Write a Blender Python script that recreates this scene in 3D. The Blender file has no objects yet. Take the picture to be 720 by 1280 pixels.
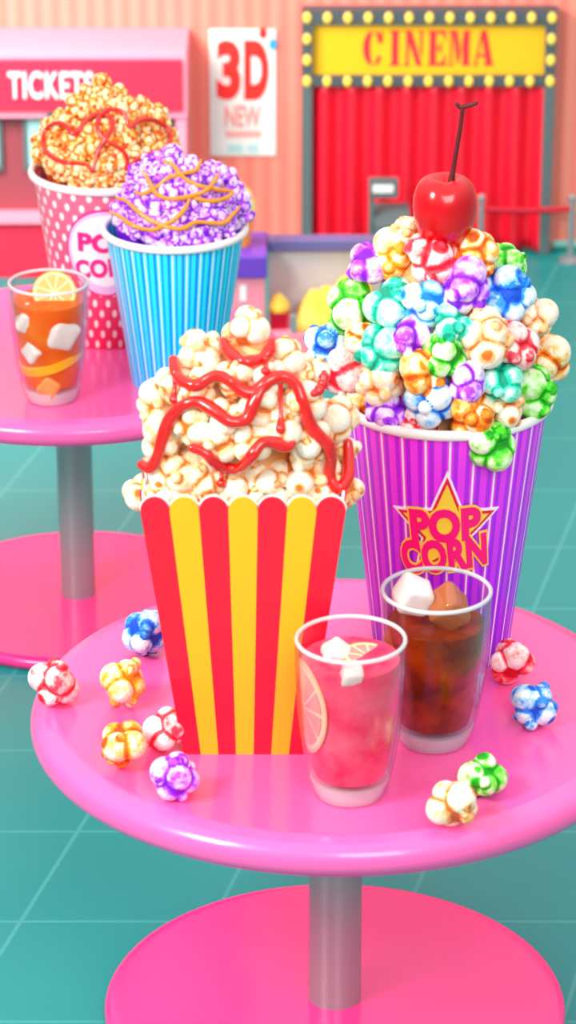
import bpy, bmesh, math, random
from mathutils import Vector, Matrix, Euler
from mathutils.bvhtree import BVHTree
from mathutils.geometry import tessellate_polygon
import numpy as np

random.seed(7)
SC = bpy.context.scene
COL = SC.collection
PI = math.pi

# ------------------------------------------------------------------ camera
F = 4000.0                       # focal length in pixels of the 720x1280 frame
CAMZ = 3.71
PITCH = math.radians(23.2)
CAM = Vector((0, 0, CAMZ))
FWD = Vector((0, math.cos(PITCH), -math.sin(PITCH)))
RGT = Vector((1, 0, 0))
UPV = RGT.cross(FWD)
TZ = 0.75                        # table-top height

cd = bpy.data.cameras.new('camera')
cam = bpy.data.objects.new('camera', cd)
COL.objects.link(cam)
cam.location = CAM
cam.rotation_euler = (PI / 2 - PITCH, 0, 0)
cd.sensor_fit = 'VERTICAL'
cd.sensor_height = 36
cd.lens = 36 * F / 1280
cd.clip_end = 60
cd.dof.use_dof = True
cd.dof.focus_distance = 6.9
cd.dof.aperture_fstop = cd.lens / 1000 / 0.034
SC.camera = cam


def ray(px, py):
    return (FWD + RGT * ((px - 360) / F) + UPV * ((640 - py) / F)).normalized()


def PZ(px, py, z):
    d = ray(px, py)
    return CAM + d * ((z - CAMZ) / d.z)


def PY(px, py, y):
    d = ray(px, py)
    return CAM + d * (y / d.y)


def depth(p):
    return (Vector(p) - CAM).dot(FWD)


def m_px(p):                      # metres per pixel at p
    return depth(p) / F


def pix(p):
    v = Vector(p) - CAM
    dd = v.dot(FWD)
    return 360 + F * v.dot(RGT) / dd, 640 - F * v.dot(UPV) / dd


def z_at(x, y, py):
    lo, hi = -2.0, 3.6
    for _ in range(50):
        m = (lo + hi) / 2
        if pix((x, y, m))[1] > py:
            lo = m
        else:
            hi = m
    return (lo + hi) / 2


# ------------------------------------------------------------------ materials
def lin(c):
    if isinstance(c, str):
        c = c.lstrip('#')
        c = [int(c[i:i + 2], 16) / 255 for i in (0, 2, 4)]
    return tuple((x / 12.92 if x <= .04045 else ((x + .055) / 1.055) ** 2.4) for x in c[:3]) + (1,)


def mat(name, color, rough=.5, metal=0, coat=0, spec=.5, emit=None, estr=1):
    m = bpy.data.materials.new(name)
    m.use_nodes = True
    b = m.node_tree.nodes['Principled BSDF']
    b.inputs['Base Color'].default_value = lin(color)
    b.inputs['Roughness'].default_value = rough
    b.inputs['Metallic'].default_value = metal
    b.inputs['Coat Weight'].default_value = coat
    b.inputs['Coat Roughness'].default_value = .08
    b.inputs['Specular IOR Level'].default_value = spec
    if emit:
        b.inputs['Emission Color'].default_value = lin(emit)
        b.inputs['Emission Strength'].default_value = estr
    return m


class NT:
    """tiny node-building helper"""
    def __init__(s, m):
        s.t = m.node_tree
        s.n = s.t.nodes
        s.b = s.n['Principled BSDF']

    def link(s, a, b):
        s.t.links.new(a, b)

    def math(s, op, a, b=None, c=None):
        n = s.n.new('ShaderNodeMath')
        n.operation = op
        for i, v in enumerate((a, b, c)):
            if v is None:
                continue
            if isinstance(v, (int, float)):
                n.inputs[i].default_value = v
            else:
                s.link(v, n.inputs[i])
        return n.outputs[0]

    def ramp(s, fac, stops, interp='LINEAR'):
        n = s.n.new('ShaderNodeValToRGB')
        n.color_ramp.interpolation = interp
        el = n.color_ramp.elements
        while len(el) < len(stops):
            el.new(.5)
        for e, (p, c) in zip(el, stops):
            e.position = p
            e.color = lin(c)
        s.link(fac, n.inputs[0])
        return n.outputs[0]

    def mix(s, fac, a, b, mode='MIX'):
        n = s.n.new('ShaderNodeMix')
        n.data_type = 'RGBA'
        n.blend_type = mode
        for v, i in ((fac, 0), (a, 6), (b, 7)):
            if isinstance(v, (int, float)):
                n.inputs[i].default_value = v
            elif isinstance(v, (str, tuple)):
                n.inputs[i].default_value = lin(v)
            else:
                s.link(v, n.inputs[i])
        return n.outputs[2]

    def obj(s):
        c = s.n.new('ShaderNodeTexCoord')
        x = s.n.new('ShaderNodeSeparateXYZ')
        s.link(c.outputs['Object'], x.inputs[0])
        return c.outputs['Object'], x.outputs[0], x.outputs[1], x.outputs[2]

    def noise(s, vec, scale, detail=2, rough=.5):
        n = s.n.new('ShaderNodeTexNoise')
        n.inputs['Scale'].default_value = scale
        n.inputs['Detail'].default_value = detail
        n.inputs['Roughness'].default_value = rough
        if vec is not None:
            s.link(vec, n.inputs['Vector'])
        return n.outputs['Fac']

    def bump(s, h, strength=.3, dist=.01):
        n = s.n.new('ShaderNodeBump')
        n.inputs['Strength'].default_value = strength
        n.inputs['Distance'].default_value = dist
        s.link(h, n.inputs['Height'])
        s.link(n.outputs[0], s.b.inputs['Normal'])


# ------------------------------------------------------------------ mesh helpers
def finish(bm, name, m, parent=None, smooth=False, loc=None, angle=None):
    me = bpy.data.meshes.new(name)
    bmesh.ops.recalc_face_normals(bm, faces=bm.faces)
    bm.to_mesh(me)
    bm.free()
    for x in (m if isinstance(m, (list, tuple)) else [m]):
        me.materials.append(x)
    if smooth:
        for p in me.polygons:
            p.use_smooth = True
        if angle:
            me.set_sharp_from_angle(angle=math.radians(angle))
    o = bpy.data.objects.new(name, me)
    COL.objects.link(o)
    if parent is not None:
        o.parent = parent
    if loc is not None:
        o.location = loc
    return o


def tag(o, label=None, cat=None, group=None, kind=None):
    if label: o['label'] = label
    if cat: o['category'] = cat
    if group: o['group'] = group
    if kind: o['kind'] = kind
    return o


def empty(name, loc, label, cat, group=None, rz=0):
    o = bpy.data.objects.new(name, None)
    o.empty_display_size = .05
    COL.objects.link(o)
    o.location = loc
    o.rotation_euler = (0, 0, rz)
    return tag(o, label, cat, group)


def lathe(prof, segs=96, closed=False, bm=None):
    """revolve (r, z) points about z; closed joins last to first"""
    bm = bmesh.new() if bm is None else bm
    rings = []
    for r, z in prof:
        if r < 1e-6:
            rings.append([bm.verts.new((0, 0, z))])
        else:
            rings.append([bm.verts.new((r * math.cos(2 * PI * i / segs), r * math.sin(2 * PI * i / segs), z)) for i in range(segs)])
    prs = list(zip(rings[:-1], rings[1:]))
    if closed:
        prs.append((rings[-1], rings[0]))
    for a, b in prs:
        if len(a) == 1 and len(b) == 1:
            continue
        for i in range(segs):
            j = (i + 1) % segs
            if len(a) == 1:
                bm.faces.new((a[0], b[i], b[j]))
            elif len(b) == 1:
                bm.faces.new((a[i], a[j], b[0]))
            else:
                bm.faces.new((a[i], a[j], b[j], b[i]))
    return bm


def box(bm, a, b, mi=0, bev=0):
    (x0, y0, z0), (x1, y1, z1) = a, b
    v = [bm.verts.new(p) for p in ((x0, y0, z0), (x1, y0, z0), (x1, y1, z0), (x0, y1, z0), (x0, y0, z1), (x1, y0, z1), (x1, y1, z1), (x0, y1, z1))]
    fs = [bm.faces.new([v[i] for i in q]) for q in ((0, 1, 2, 3), (4, 7, 6, 5), (0, 4, 5, 1), (1, 5, 6, 2), (2, 6, 7, 3), (3, 7, 4, 0))]
    for f in fs:
        f.material_index = mi
    if bev:
        es = list({e for f in fs for e in f.edges})
        bmesh.ops.bevel(bm, geom=es, offset=bev, segments=2, affect='EDGES', profile=.5)
    return bm


def poly(bm, pts, thick, axis='y', y0=0.0, mi=0):
    """prism: 2D polygon pts (x, z) extruded from y0 to y0+thick"""
    a = [bm.verts.new((x, y0, z)) for x, z in pts]
    b = [bm.verts.new((x, y0 + thick, z)) for x, z in pts]
    fs = []
    for tri in tessellate_polygon([[Vector((x, z, 0)) for x, z in pts]]):
        if len(set(tri)) == 3:
            fs.append(bm.faces.new([a[i] for i in tri]))
            fs.append(bm.faces.new([b[i] for i in reversed(tri)]))
    n = len(pts)
    for i in range(n):
        j = (i + 1) % n
        fs.append(bm.faces.new((a[i], b[i], b[j], a[j])))
    for f in fs:
        f.material_index = mi
    return fs


def catmull(pts, n=8):
    out = []
    P = [pts[0]] + list(pts) + [pts[-1]]
    for i in range(1, len(P) - 2):
        p0, p1, p2, p3 = P[i - 1:i + 3]
        for k in range(n):
            t = k / n
            out.append(tuple(.5 * ((2 * b) + (-a + c) * t + (2 * a - 5 * b + 4 * c - d) * t * t + (-a + 3 * b - 3 * c + d) * t ** 3)
                             for a, b, c, d in zip(p0, p1, p2, p3)))
    out.append(tuple(pts[-1]))
    return out


def tube(bm, pts, rad, segs=12, taper=None):
    """swept tube with rounded ends; taper(t) scales radius"""
    pts = [Vector(p) for p in pts]
    n = len(pts)
    tg = [(pts[min(i + 1, n - 1)] - pts[max(i - 1, 0)]).normalized() for i in range(n)]
    nrm = tg[0].orthogonal().normalized()
    rings = []
    stations = []
    for i in range(n):
        t = i / (n - 1)
        r = rad * (taper(t) if taper else 1)
        stations.append((pts[i], tg[i], r))
    r0, r1 = stations[0][2], stations[-1][2]
    pre = [(pts[0] - tg[0] * r0 * math.sin(a), tg[0], r0 * math.cos(a)) for a in (1.35, .9, .45)]
    post = [(pts[-1] + tg[-1] * r1 * math.sin(a), tg[-1], r1 * math.cos(a)) for a in (.45, .9, 1.35)]
    for p, t, r in pre + stations + post:
        nrm = (nrm - t * nrm.dot(t)).normalized()
        bn = t.cross(nrm)
        rings.append([bm.verts.new(p + (nrm * math.cos(2 * PI * k / segs) + bn * math.sin(2 * PI * k / segs)) * r) for k in range(segs)])
    for a, b in zip(rings[:-1], rings[1:]):
        for k in range(segs):
            j = (k + 1) % segs
            bm.faces.new((a[k], a[j], b[j], b[k]))
    bm.faces.new(rings[0])
    bm.faces.new(rings[-1])
    return bm


def text_bm(s, size=1, bold=0.0, extrude=.01, res=6, spacing=1.0, line=1.0):
    """mesh of text in the xz-plane, facing -y, centred on its box; returned with width and height"""
    cu = bpy.data.curves.new('lettering', 'FONT')
    cu.body = s
    cu.size = size
    cu.offset = bold
    cu.extrude = extrude
    cu.resolution_u = res
    cu.align_x = 'CENTER'
    cu.space_character = spacing
    cu.space_line = line
    o = bpy.data.objects.new('lettering', cu)
    COL.objects.link(o)
    dg = bpy.context.evaluated_depsgraph_get()
    me = bpy.data.meshes.new_from_object(o.evaluated_get(dg))
    bpy.data.objects.remove(o)
    bpy.data.curves.remove(cu)
    bm = bmesh.new()
    bm.from_mesh(me)
    bpy.data.meshes.remove(me)
    xs = [v.co.x for v in bm.verts]
    ys = [v.co.y for v in bm.verts]
    cx, cy = (min(xs) + max(xs)) / 2, (min(ys) + max(ys)) / 2
    w, h = max(xs) - min(xs), max(ys) - min(ys)
    for v in bm.verts:
        v.co = Vector((v.co.x - cx, -v.co.z, v.co.y - cy))
    return bm, w, h


def fit(bm, w, h, W, H, cx=0, cz=0, y=0):
    for v in bm.verts:
        v.co = Vector((v.co.x * W / w + cx, v.co.y + y, v.co.z * H / h + cz))
    return bm


def join(dst, src, mi=None):
    me = bpy.data.meshes.new('tmp')
    src.to_mesh(me)
    src.free()
    n = len(dst.faces)
    dst.from_mesh(me)
    bpy.data.meshes.remove(me)
    if mi is not None:
        dst.faces.ensure_lookup_table()
        for f in dst.faces[n:]:
            f.material_index = mi
    return dst


def cut_grid(bm, step, axis=0):
    xs = [v.co[axis] for v in bm.verts]
    a, b = min(xs), max(xs)
    k = a + step
    while k < b:
        co = Vector((0, 0, 0)); co[axis] = k
        no = Vector((0, 0, 0)); no[axis] = 1
        bmesh.ops.bisect_plane(bm, geom=bm.verts[:] + bm.edges[:] + bm.faces[:], plane_co=co, plane_no=no)
        k += step


# ------------------------------------------------------------------ palette
M = {}
M['pink_table'] = mat('pink_lacquer', '#ff62ac', .25, coat=.3)
M['pink_base'] = mat('deep_pink_lacquer', '#ff2c90', .25, coat=.4)
M['steel'] = mat('brushed_steel', '#a8acac', .35, metal=.6)
M['steel_soft'] = mat('satin_steel', '#9da6a8', .45, metal=.5)
M['white_card'] = mat('white_card', '#f6f4f1', .5)
M['white'] = mat('white_print', '#ffffff', .55)
M['red'] = mat('red_card', '#ff0a2e', .4, coat=.15)
M['yellow'] = mat('yellow_card', '#ffb60a', .4, coat=.15)
M['ketchup'] = mat('ketchup', '#e0120c', .18, coat=.6)
M['caramel'] = mat('caramel_sauce', '#e8920a', .2, coat=.5)
M['grey'] = mat('grey_frame', '#5c6c6e', .5)
M['darkgrey'] = mat('dark_grey', '#4e585e', .5)
M['sign_yellow'] = mat('sign_yellow', '#ffc414', .5)
M['bulb'] = mat('bulb_glow', '#ffd95a', .4, emit='#ffcc30', estr=.35)
M['sign_red'] = mat('sign_red', '#ff2a3c', .5)
M['curtain'] = mat('red_velvet', '#fa0a30', .42, spec=.8)
M['booth'] = mat('booth_rose', '#a04450', .6)
M['booth_pink'] = mat('booth_pink', '#ff9db4', .5)
M['booth_red'] = mat('booth_red', '#ff2a4c', .5)
M['poster'] = mat('poster_paper', '#f2f4ee', .7)
M['print_red'] = mat('print_red', '#ff2a22', .6)
M['print_salmon'] = mat('print_salmon', '#ff9a90', .6)
M['print_pale'] = mat('print_pale_teal', '#b9e6e6', .6)
M['print_blue'] = mat('print_blue', '#36a7dd', .6)
M['purple'] = mat('purple_laminate', '#6a3bb8', .4)
M['purplegrey'] = mat('purple_grey_rail', '#66629c', .4)
M['panel_grey'] = mat('grey_panel', '#c6c8d0', .5)
M['pink_panel'] = mat('pink_panel', '#ff8fa4', .5)
M['cherry_stem'] = mat('cherry_stem', '#5a0a14', .45)
M['magenta'] = mat('magenta_print', '#ff0a82', .5)
M['badge_yellow'] = mat('badge_yellow', '#ffe03c', .5)
M['badge_red'] = mat('badge_red', '#e8104a', .5)
M['badge_white'] = mat('badge_white', '#ffffff', .5)
M['badge_lilac'] = mat('badge_lilac', '#f3cdf5', .5)
M['badge_pink'] = mat('badge_pink', '#f52a90', .5)
M['rope'] = mat('red_rope', '#c8102c', .7)

# cherry: deep red gloss
M['cherry'] = mat('cherry_skin', '#d8000e', .2, coat=.15)
n = NT(M['cherry'])
ov, ox, oy, oz = n.obj()
n.link(n.mix(n.noise(ov, 12, 2), '#e40014', '#a8000e'), n.b.inputs['Base Color'])

# floor
M['floor'] = mat('teal_tile', '#149a98', .4, spec=.3)
n = NT(M['floor'])
ov, ox, oy, oz = n.obj()
TS = .42
sk = .0
def line_mask(c, w):
    f = n.math('FRACT', n.math('MULTIPLY', c, 1 / TS))
    d = n.math('ABSOLUTE', n.math('SUBTRACT', f, .5))
    return n.math('GREATER_THAN', d, .5 - w)
rx = n.math('ADD', n.math('MULTIPLY', ox, .97), n.math('MULTIPLY', oy, -.24))
ry = n.math('ADD', n.math('MULTIPLY', ox, .24), n.math('MULTIPLY', oy, .97))
lm = n.math('MAXIMUM', line_mask(rx, .012), line_mask(oy, .012))
base = n.mix(n.noise(ov, 1.2, 2), '#0c8686', '#149a98')
n.link(n.mix(n.math('MULTIPLY', lm, .25), base, '#6fc9c4'), n.b.inputs['Base Color'])

# wall with soft vertical stripes
M['wall'] = mat('coral_stripe_paper', '#ff9080', .8)
n = NT(M['wall'])
ov, ox, oy, oz = n.obj()
s = n.math('SINE', n.math('MULTIPLY', ox, 2 * PI / .062))
s = n.math('ADD', n.math('MULTIPLY', s, .5), .5)
s = n.math('ADD', n.math('MULTIPLY', s, .6), n.math('MULTIPLY', n.noise(n.n.new('ShaderNodeTexCoord').outputs['Object'], .01, 0), .0))
n.link(n.ramp(s, [(0, '#ff8271'), (.6, '#ff9784')]), n.b.inputs['Base Color'])
M['skirt'] = mat('pale_teal_skirting', '#8fdccf', .4)
M['skirt_dark'] = mat('dark_teal_skirting', '#2a8f86', .4)


# popcorn colours: pale puff and painted highlight, mid syrup, deep painted crease shade
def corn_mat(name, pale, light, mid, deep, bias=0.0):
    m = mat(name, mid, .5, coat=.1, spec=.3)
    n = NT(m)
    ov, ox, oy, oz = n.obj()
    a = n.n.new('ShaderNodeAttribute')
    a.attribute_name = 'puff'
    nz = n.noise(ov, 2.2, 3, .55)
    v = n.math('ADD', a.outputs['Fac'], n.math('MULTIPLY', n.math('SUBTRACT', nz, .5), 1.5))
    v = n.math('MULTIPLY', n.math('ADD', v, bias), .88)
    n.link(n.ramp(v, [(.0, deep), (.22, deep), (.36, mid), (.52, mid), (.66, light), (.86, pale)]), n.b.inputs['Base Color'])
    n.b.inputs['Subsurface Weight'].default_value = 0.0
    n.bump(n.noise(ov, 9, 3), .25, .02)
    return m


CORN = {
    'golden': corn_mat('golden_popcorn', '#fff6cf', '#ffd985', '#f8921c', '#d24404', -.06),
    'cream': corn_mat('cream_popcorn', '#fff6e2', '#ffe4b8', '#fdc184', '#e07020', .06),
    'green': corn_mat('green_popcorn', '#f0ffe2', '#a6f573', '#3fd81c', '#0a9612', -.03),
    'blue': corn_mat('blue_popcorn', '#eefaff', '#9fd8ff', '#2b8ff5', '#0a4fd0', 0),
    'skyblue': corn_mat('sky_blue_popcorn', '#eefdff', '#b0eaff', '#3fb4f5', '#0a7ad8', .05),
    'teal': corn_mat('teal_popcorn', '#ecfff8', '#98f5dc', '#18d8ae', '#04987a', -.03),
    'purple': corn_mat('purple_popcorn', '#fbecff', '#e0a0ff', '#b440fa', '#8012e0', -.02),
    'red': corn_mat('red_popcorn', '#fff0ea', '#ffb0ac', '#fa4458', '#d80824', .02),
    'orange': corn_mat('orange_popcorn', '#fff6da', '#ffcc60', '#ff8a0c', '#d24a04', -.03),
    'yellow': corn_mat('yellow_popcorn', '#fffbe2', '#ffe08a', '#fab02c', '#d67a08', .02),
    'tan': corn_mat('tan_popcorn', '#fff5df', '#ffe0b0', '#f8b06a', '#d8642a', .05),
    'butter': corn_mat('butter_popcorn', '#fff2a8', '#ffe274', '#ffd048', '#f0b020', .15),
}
M['lilacpop'] = CORN['purple']


# ------------------------------------------------------------------ popcorn kernel meshes
def kernel_mesh(seed, sub=5):
    rnd = random.Random(seed)
    lobes = []
    k = rnd.choice((6, 7, 8))
    for i in range(k):
        # fibonacci directions, jittered
        z = 1 - 2 * (i + .5) / k
        ph = i * 2.39996 + rnd.uniform(-.5, .5)
        r = math.sqrt(max(0, 1 - z * z))
        d = Vector((r * math.cos(ph), r * math.sin(ph), z + rnd.uniform(-.25, .25))).normalized()
        lobes.append((d * rnd.uniform(.40, .56), rnd.uniform(.42, .60), rnd.uniform(.75, 1.0)))
    for i in range(9):   # small knobs and petals
        d = Vector([rnd.gauss(0, 1) for _ in range(3)]).normalized()
        lobes.append((d * rnd.uniform(.66, .84), rnd.uniform(.15, .26), rnd.choice((.55, .8, 1.0))))
    bm = bmesh.new()
    bmesh.ops.create_icosphere(bm, subdivisions=sub, radius=1)
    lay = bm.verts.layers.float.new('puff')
    for v in bm.verts:
        d = v.co.normalized()
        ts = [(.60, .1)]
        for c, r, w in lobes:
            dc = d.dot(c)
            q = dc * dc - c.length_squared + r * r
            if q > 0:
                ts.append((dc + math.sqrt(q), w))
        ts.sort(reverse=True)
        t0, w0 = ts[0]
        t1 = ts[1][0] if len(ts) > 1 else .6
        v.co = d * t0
        v[lay] = w0 * min(1.0, .12 + (t0 - t1) * 5.5)      # syrup varies per petal; shade painted into creases, highlights on petal centres
    bmesh.ops.smooth_vert(bm, verts=bm.verts, factor=.3, use_axis_x=True, use_axis_y=True, use_axis_z=True)
    ls = sorted(v.co.length for v in bm.verts)
    mx = ls[int(len(ls) * .82)]
    for v in bm.verts:
        v.co /= mx
    me = bpy.data.meshes.new('popcorn_kernel')
    bm.to_mesh(me)
    bm.free()
    for p in me.polygons:
        p.use_smooth = True
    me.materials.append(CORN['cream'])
    return me


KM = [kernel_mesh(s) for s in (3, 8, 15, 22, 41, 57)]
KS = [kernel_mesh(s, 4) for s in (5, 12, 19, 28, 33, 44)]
KPTS = [np.array([v.co[:] for v in me.vertices]) for me in KM]


def kernel(p, r, color, label, group=None, small=False, rot=None, stretch=1.0, variant=None):
    lib = KS if small else KM
    me = lib[variant % 6] if variant is not None else random.choice(lib)
    o = bpy.data.objects.new('popcorn_kernel', me)
    COL.objects.link(o)
    o.location = p
    o.rotation_euler = rot or (random.uniform(0, 6.28), random.uniform(0, 6.28), random.uniform(0, 6.28))
    o.scale = (r, r, r * stretch)
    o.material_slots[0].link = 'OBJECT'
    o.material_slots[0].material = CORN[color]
    tag(o, label, 'popcorn', group)
    return o


# ------------------------------------------------------------------ mound surfaces
class Mound:
    """solid of (super)elliptic sections: prof = [(z, half width)], depth factor dy"""
    def __init__(s, cx, cy, prof, dy=1.0, power=2.0):
        s.cx, s.cy, s.p, s.dy, s.k = cx, cy, prof, dy, power

    def r(s, z):
        p = s.p
        if z >= p[-1][0]:
            return 0
        if z <= p[0][0]:
            return p[0][1]
        for (z0, r0), (z1, r1) in zip(p[:-1], p[1:]):
            if z0 <= z <= z1:
                return r0 + (r1 - r0) * (z - z0) / (z1 - z0)

    def inside(s, q):
        r = s.r(q.z)
        if r <= 0:
            return False
        return (abs(q.x - s.cx) / r) ** s.k + (abs(q.y - s.cy) / (r * s.dy)) ** s.k < 1

    def hit(s, px, py):
        d = ray(px, py)
        t = (s.cy - 1.0) / d.y
        t1 = (s.cy + .6) / d.y
        while t < t1:
            q = CAM + d * t
            if s.inside(q):
                return q
            t += .003
        return None

    def place(s, px, py):
        q = s.hit(px, py)
        return q if q is not None else PY(px, py, s.cy)

    def mesh(s, shrink, lump, segs=72, seed=0, rows=26):
        """lumpy core under the loose kernels"""
        bm = bmesh.new()
        rings = []
        z0, z1 = s.p[0][0], s.p[-1][0]
        from mathutils import noise
        for i in range(rows + 1):
            z = z0 + (z1 - z0) * (i / rows) * .97
            r = max(.002, s.r(z) - shrink) if i else max(.002, s.r(z) - shrink) * .9
            ring = []
            for k in range(segs):
                a = 2 * PI * k / segs
                ca, sa = math.cos(a), math.sin(a)
                e = (abs(ca) ** s.k + abs(sa) ** s.k) ** (-1 / s.k)
                q = Vector((ca * e * r, sa * e * r * s.dy, z))
                w = lump * noise.noise(q * 22 + Vector((seed, 0, 0))) * 1.4
                ring.append(bm.verts.new(q + Vector((ca, sa, .5)) * w))
            rings.append(ring)
        for a, b in zip(rings[:-1], rings[1:]):
            for k in range(segs):
                j = (k + 1) % segs
                bm.faces.new((a[k], a[j], b[j], b[k]))
        bm.faces.new(rings[0])
        bm.faces.new(rings[-1])
        lay = bm.verts.layers.float.new('puff')
        for v in bm.verts:
            v[lay] = .55
        return bm


# ================================================================== SETTING
YW = PZ(360, 311, 0).y           # back wall
bm = bmesh.new()
box(bm, (-4.5, -1.0, -.05), (4.5, YW + .3, 0))
tag(finish(bm, 'floor', M['floor']), 'glossy teal tiled cinema foyer floor', kind='structure')
bm = bmesh.new()
box(bm, (-4.5, YW, 0), (4.5, YW + .15, 3.0))
tag(finish(bm, 'wall_back', M['wall']), 'coral back wall with soft vertical stripes', kind='structure')
zb = PY(345, 300, YW).z
zc = PY(345, 307, YW).z
bm = bmesh.new()
for xa, xb in ((-4.5, PY(379, 300, YW).x), (PY(690, 300, YW).x, 4.5)):
    box(bm, (xa, YW - .018, zc), (xb, YW, zb), 0, .003)
    box(bm, (xa, YW - .012, 0), (xb, YW, zc), 1)
tag(finish(bm, 'baseboard_back', [M['skirt'], M['skirt_dark']]), 'pale teal baseboard along the coral wall', kind='structure')


def rect(px0, py0, px1, py1, y):
    """x0, z0, x1, z1 of a pixel rectangle standing in the vertical plane Y=y"""
    a = PY((px0 + px1) / 2, py1, y)
    b = PY((px0 + px1) / 2, py0, y)
    ym = (py0 + py1) / 2
    return PY(px0, ym, y).x, a.z, PY(px1, ym, y).x, b.z


# ------------------------------------------------------------------ cinema entrance
yc = YW - .075
x0, z0, x1, z1 = rect(377, 13, 692, 315, yc)
z0 = 0
ent = empty('cinema_entrance', ((x0 + x1) / 2, yc, 0), 'grey framed cinema doorway with bulb-lit yellow sign and red curtain', 'cinema entrance')
EX, EY = (x0 + x1) / 2, yc


def L(bm):   # to entrance space
    for v in bm.verts:
        v.co -= Vector((EX, EY, 0))
    return bm


k = (x1 - x0) / 315.0
pw = 13.5 * k
_, zh0, _, zh1 = rect(377, 13, 692, 108, yc)
for xa in (x0, x1 - pw):
    finish(L(box(bmesh.new(), (xa, yc, 0), (xa + pw, YW, zh0), 0, .004)), 'door_post', M['grey'], ent)
hb = bmesh.new()
zi0 = zh0 + 12.5 * k
zi1 = zh1 - 18 * k
box(hb, (x0, yc, zh0), (x1, YW, zi0))
box(hb, (x0, yc, zi1), (x1, YW, zh1))
box(hb, (x0, yc, zi0), (x0 + pw, YW, zi1))
box(hb, (x1 - pw, yc, zi0), (x1, YW, zi1))
hd = finish(L(hb), 'header_frame', M['darkgrey'], ent)
sg = finish(L(box(bmesh.new(), (x0 + pw, yc + .03, zi0), (x1 - pw, YW, zi1))), 'sign_panel', M['sign_yellow'], ent)
# bulbs round the header
rb = 5.2 * k
bp = []
for i in range(13):
    xx = x0 + 6.5 * k + i * (315 - 13) * k / 12
    bp += [(xx, zh1 - 9 * k), (xx, zh0 + 7 * k)]
for xx in (x0 + 6.5 * k, x1 - 6.5 * k):
    for t in (1 / 3, 2 / 3):
        bp.append((xx, zh1 - 9 * k + (zh0 + 7 * k - zh1 + 9 * k) * t))
for xx, zz in bp:
    b = bmesh.new()
    bmesh.ops.create_uvsphere(b, u_segments=16, v_segments=10, radius=rb)
    for v in b.verts:
        v.co = Vector((v.co.x, v.co.y * .8, v.co.z * 1.35)) + Vector((xx, yc - .004, zz))
    finish(L(b), 'light_bulb', M['bulb'], ent, smooth=True)


# stencil slab lettering C I N E M A, drawn in a 26 x 40 cell each
def slab_letters():
    G = {}
    def arc(cx, cz, rx, rz, a0, a1, n=18):
        return [(cx + rx * math.cos(math.radians(a0 + (a1 - a0) * i / n)), cz + rz * math.sin(math.radians(a0 + (a1 - a0) * i / n))) for i in range(n + 1)]
    G['C'] = [arc(13, 20, 13, 20, 100, 260) + arc(13, 20, 4, 17.5, 260, 100),
              arc(14.5, 20, 11, 20, 80, 30, 8) + arc(14.5, 20, 6.5, 16.5, 30, 80, 8), [(19, 26), (25.5, 26), (25.5, 39), (23, 39), (22, 34)],
              arc(14.5, 20, 11, 20, -30, -80, 8) + arc(14.5, 20, 5.5, 17, -80, -30, 8)]
    G['I'] = [[(5, 0), (9, 2.5), (9, 37.5), (5, 40), (21, 40), (17.5, 37.5), (17.5, 2.5), (21, 0)]]
    G['N'] = [[(0, 0), (1.5, 2.5), (3, 3), (3, 34), (6, 30), (6, 2.5), (8, 0)], [(0, 40), (10, 40), (24, 0), (17, 0), (3, 36)],
              [(18, 40), (26, 40), (24.5, 37.5), (24, 10), (21.5, 17), (21.5, 37.5)]]
    G['E'] = [[(1, 0), (4, 2.5), (4, 37.5), (1, 40), (12.5, 40), (12.5, 0)], [(13.8, 40), (25, 40), (25, 28), (21, 36), (13.8, 37.2)],
              [(13.8, 21.5), (17, 21.5), (19.5, 27), (19.5, 13), (17, 18.5), (13.8, 18.5)], [(13.8, 0), (13.8, 2.8), (21, 4), (25, 13), (25, 0)]]
    G['M'] = [[(0, 0), (1.5, 2.5), (2.5, 3), (2.5, 36), (0, 40), (4.5, 40), (4.5, 2.5), (7, 0)], [(4.8, 40), (11.5, 40), (16, 14), (13, 3), (11.5, 3)],
              [(20, 40), (29, 40), (27.5, 37.5), (27.5, 2.5), (29, 0), (17.5, 0), (19, 2.5), (19, 28), (17, 16)]]
    G['A'] = [[(0, 0), (2, 2.5), (10.5, 40), (12.8, 40), (5.2, 8), (4.4, 2.5), (7, 0)], [(12, 40), (17, 40), (25.5, 2.5), (27, 0), (14, 0), (16, 2.5), (16.2, 8), (10.5, 34)],
              [(6.5, 10), (15, 10), (14.6, 13), (7.3, 13)]]
    return G


G = slab_letters()
zl0, zl1 = zi0 + (95 - 83) * k * .95, zi1 - (42 - 31) * k * .9
lx0, lx1 = x0 + (453 - 377) * k, x0 + (615 - 377) * k
adv = {'C': 29, 'I': 25, 'N': 30, 'E': 29, 'M': 33, 'A': 27}
tot = sum(adv[c] for c in 'CINEMA')
lb = bmesh.new()
cur = 0
for c in 'CINEMA':
    for pl in G[c]:
        pts = [(lx0 + (cur + x) * (lx1 - lx0) / tot, zl0 + z / 40 * (zl1 - zl0)) for x, z in pl]
        fs = poly(lb, pts, .005, y0=yc + .026)
    cur += adv[c]
bmesh.ops.triangulate(lb, faces=lb.faces[:])
lt = finish(L(lb), 'lettering', M['sign_red'], sg)
tag(lt, 'red slab letters reading CINEMA')

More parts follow.
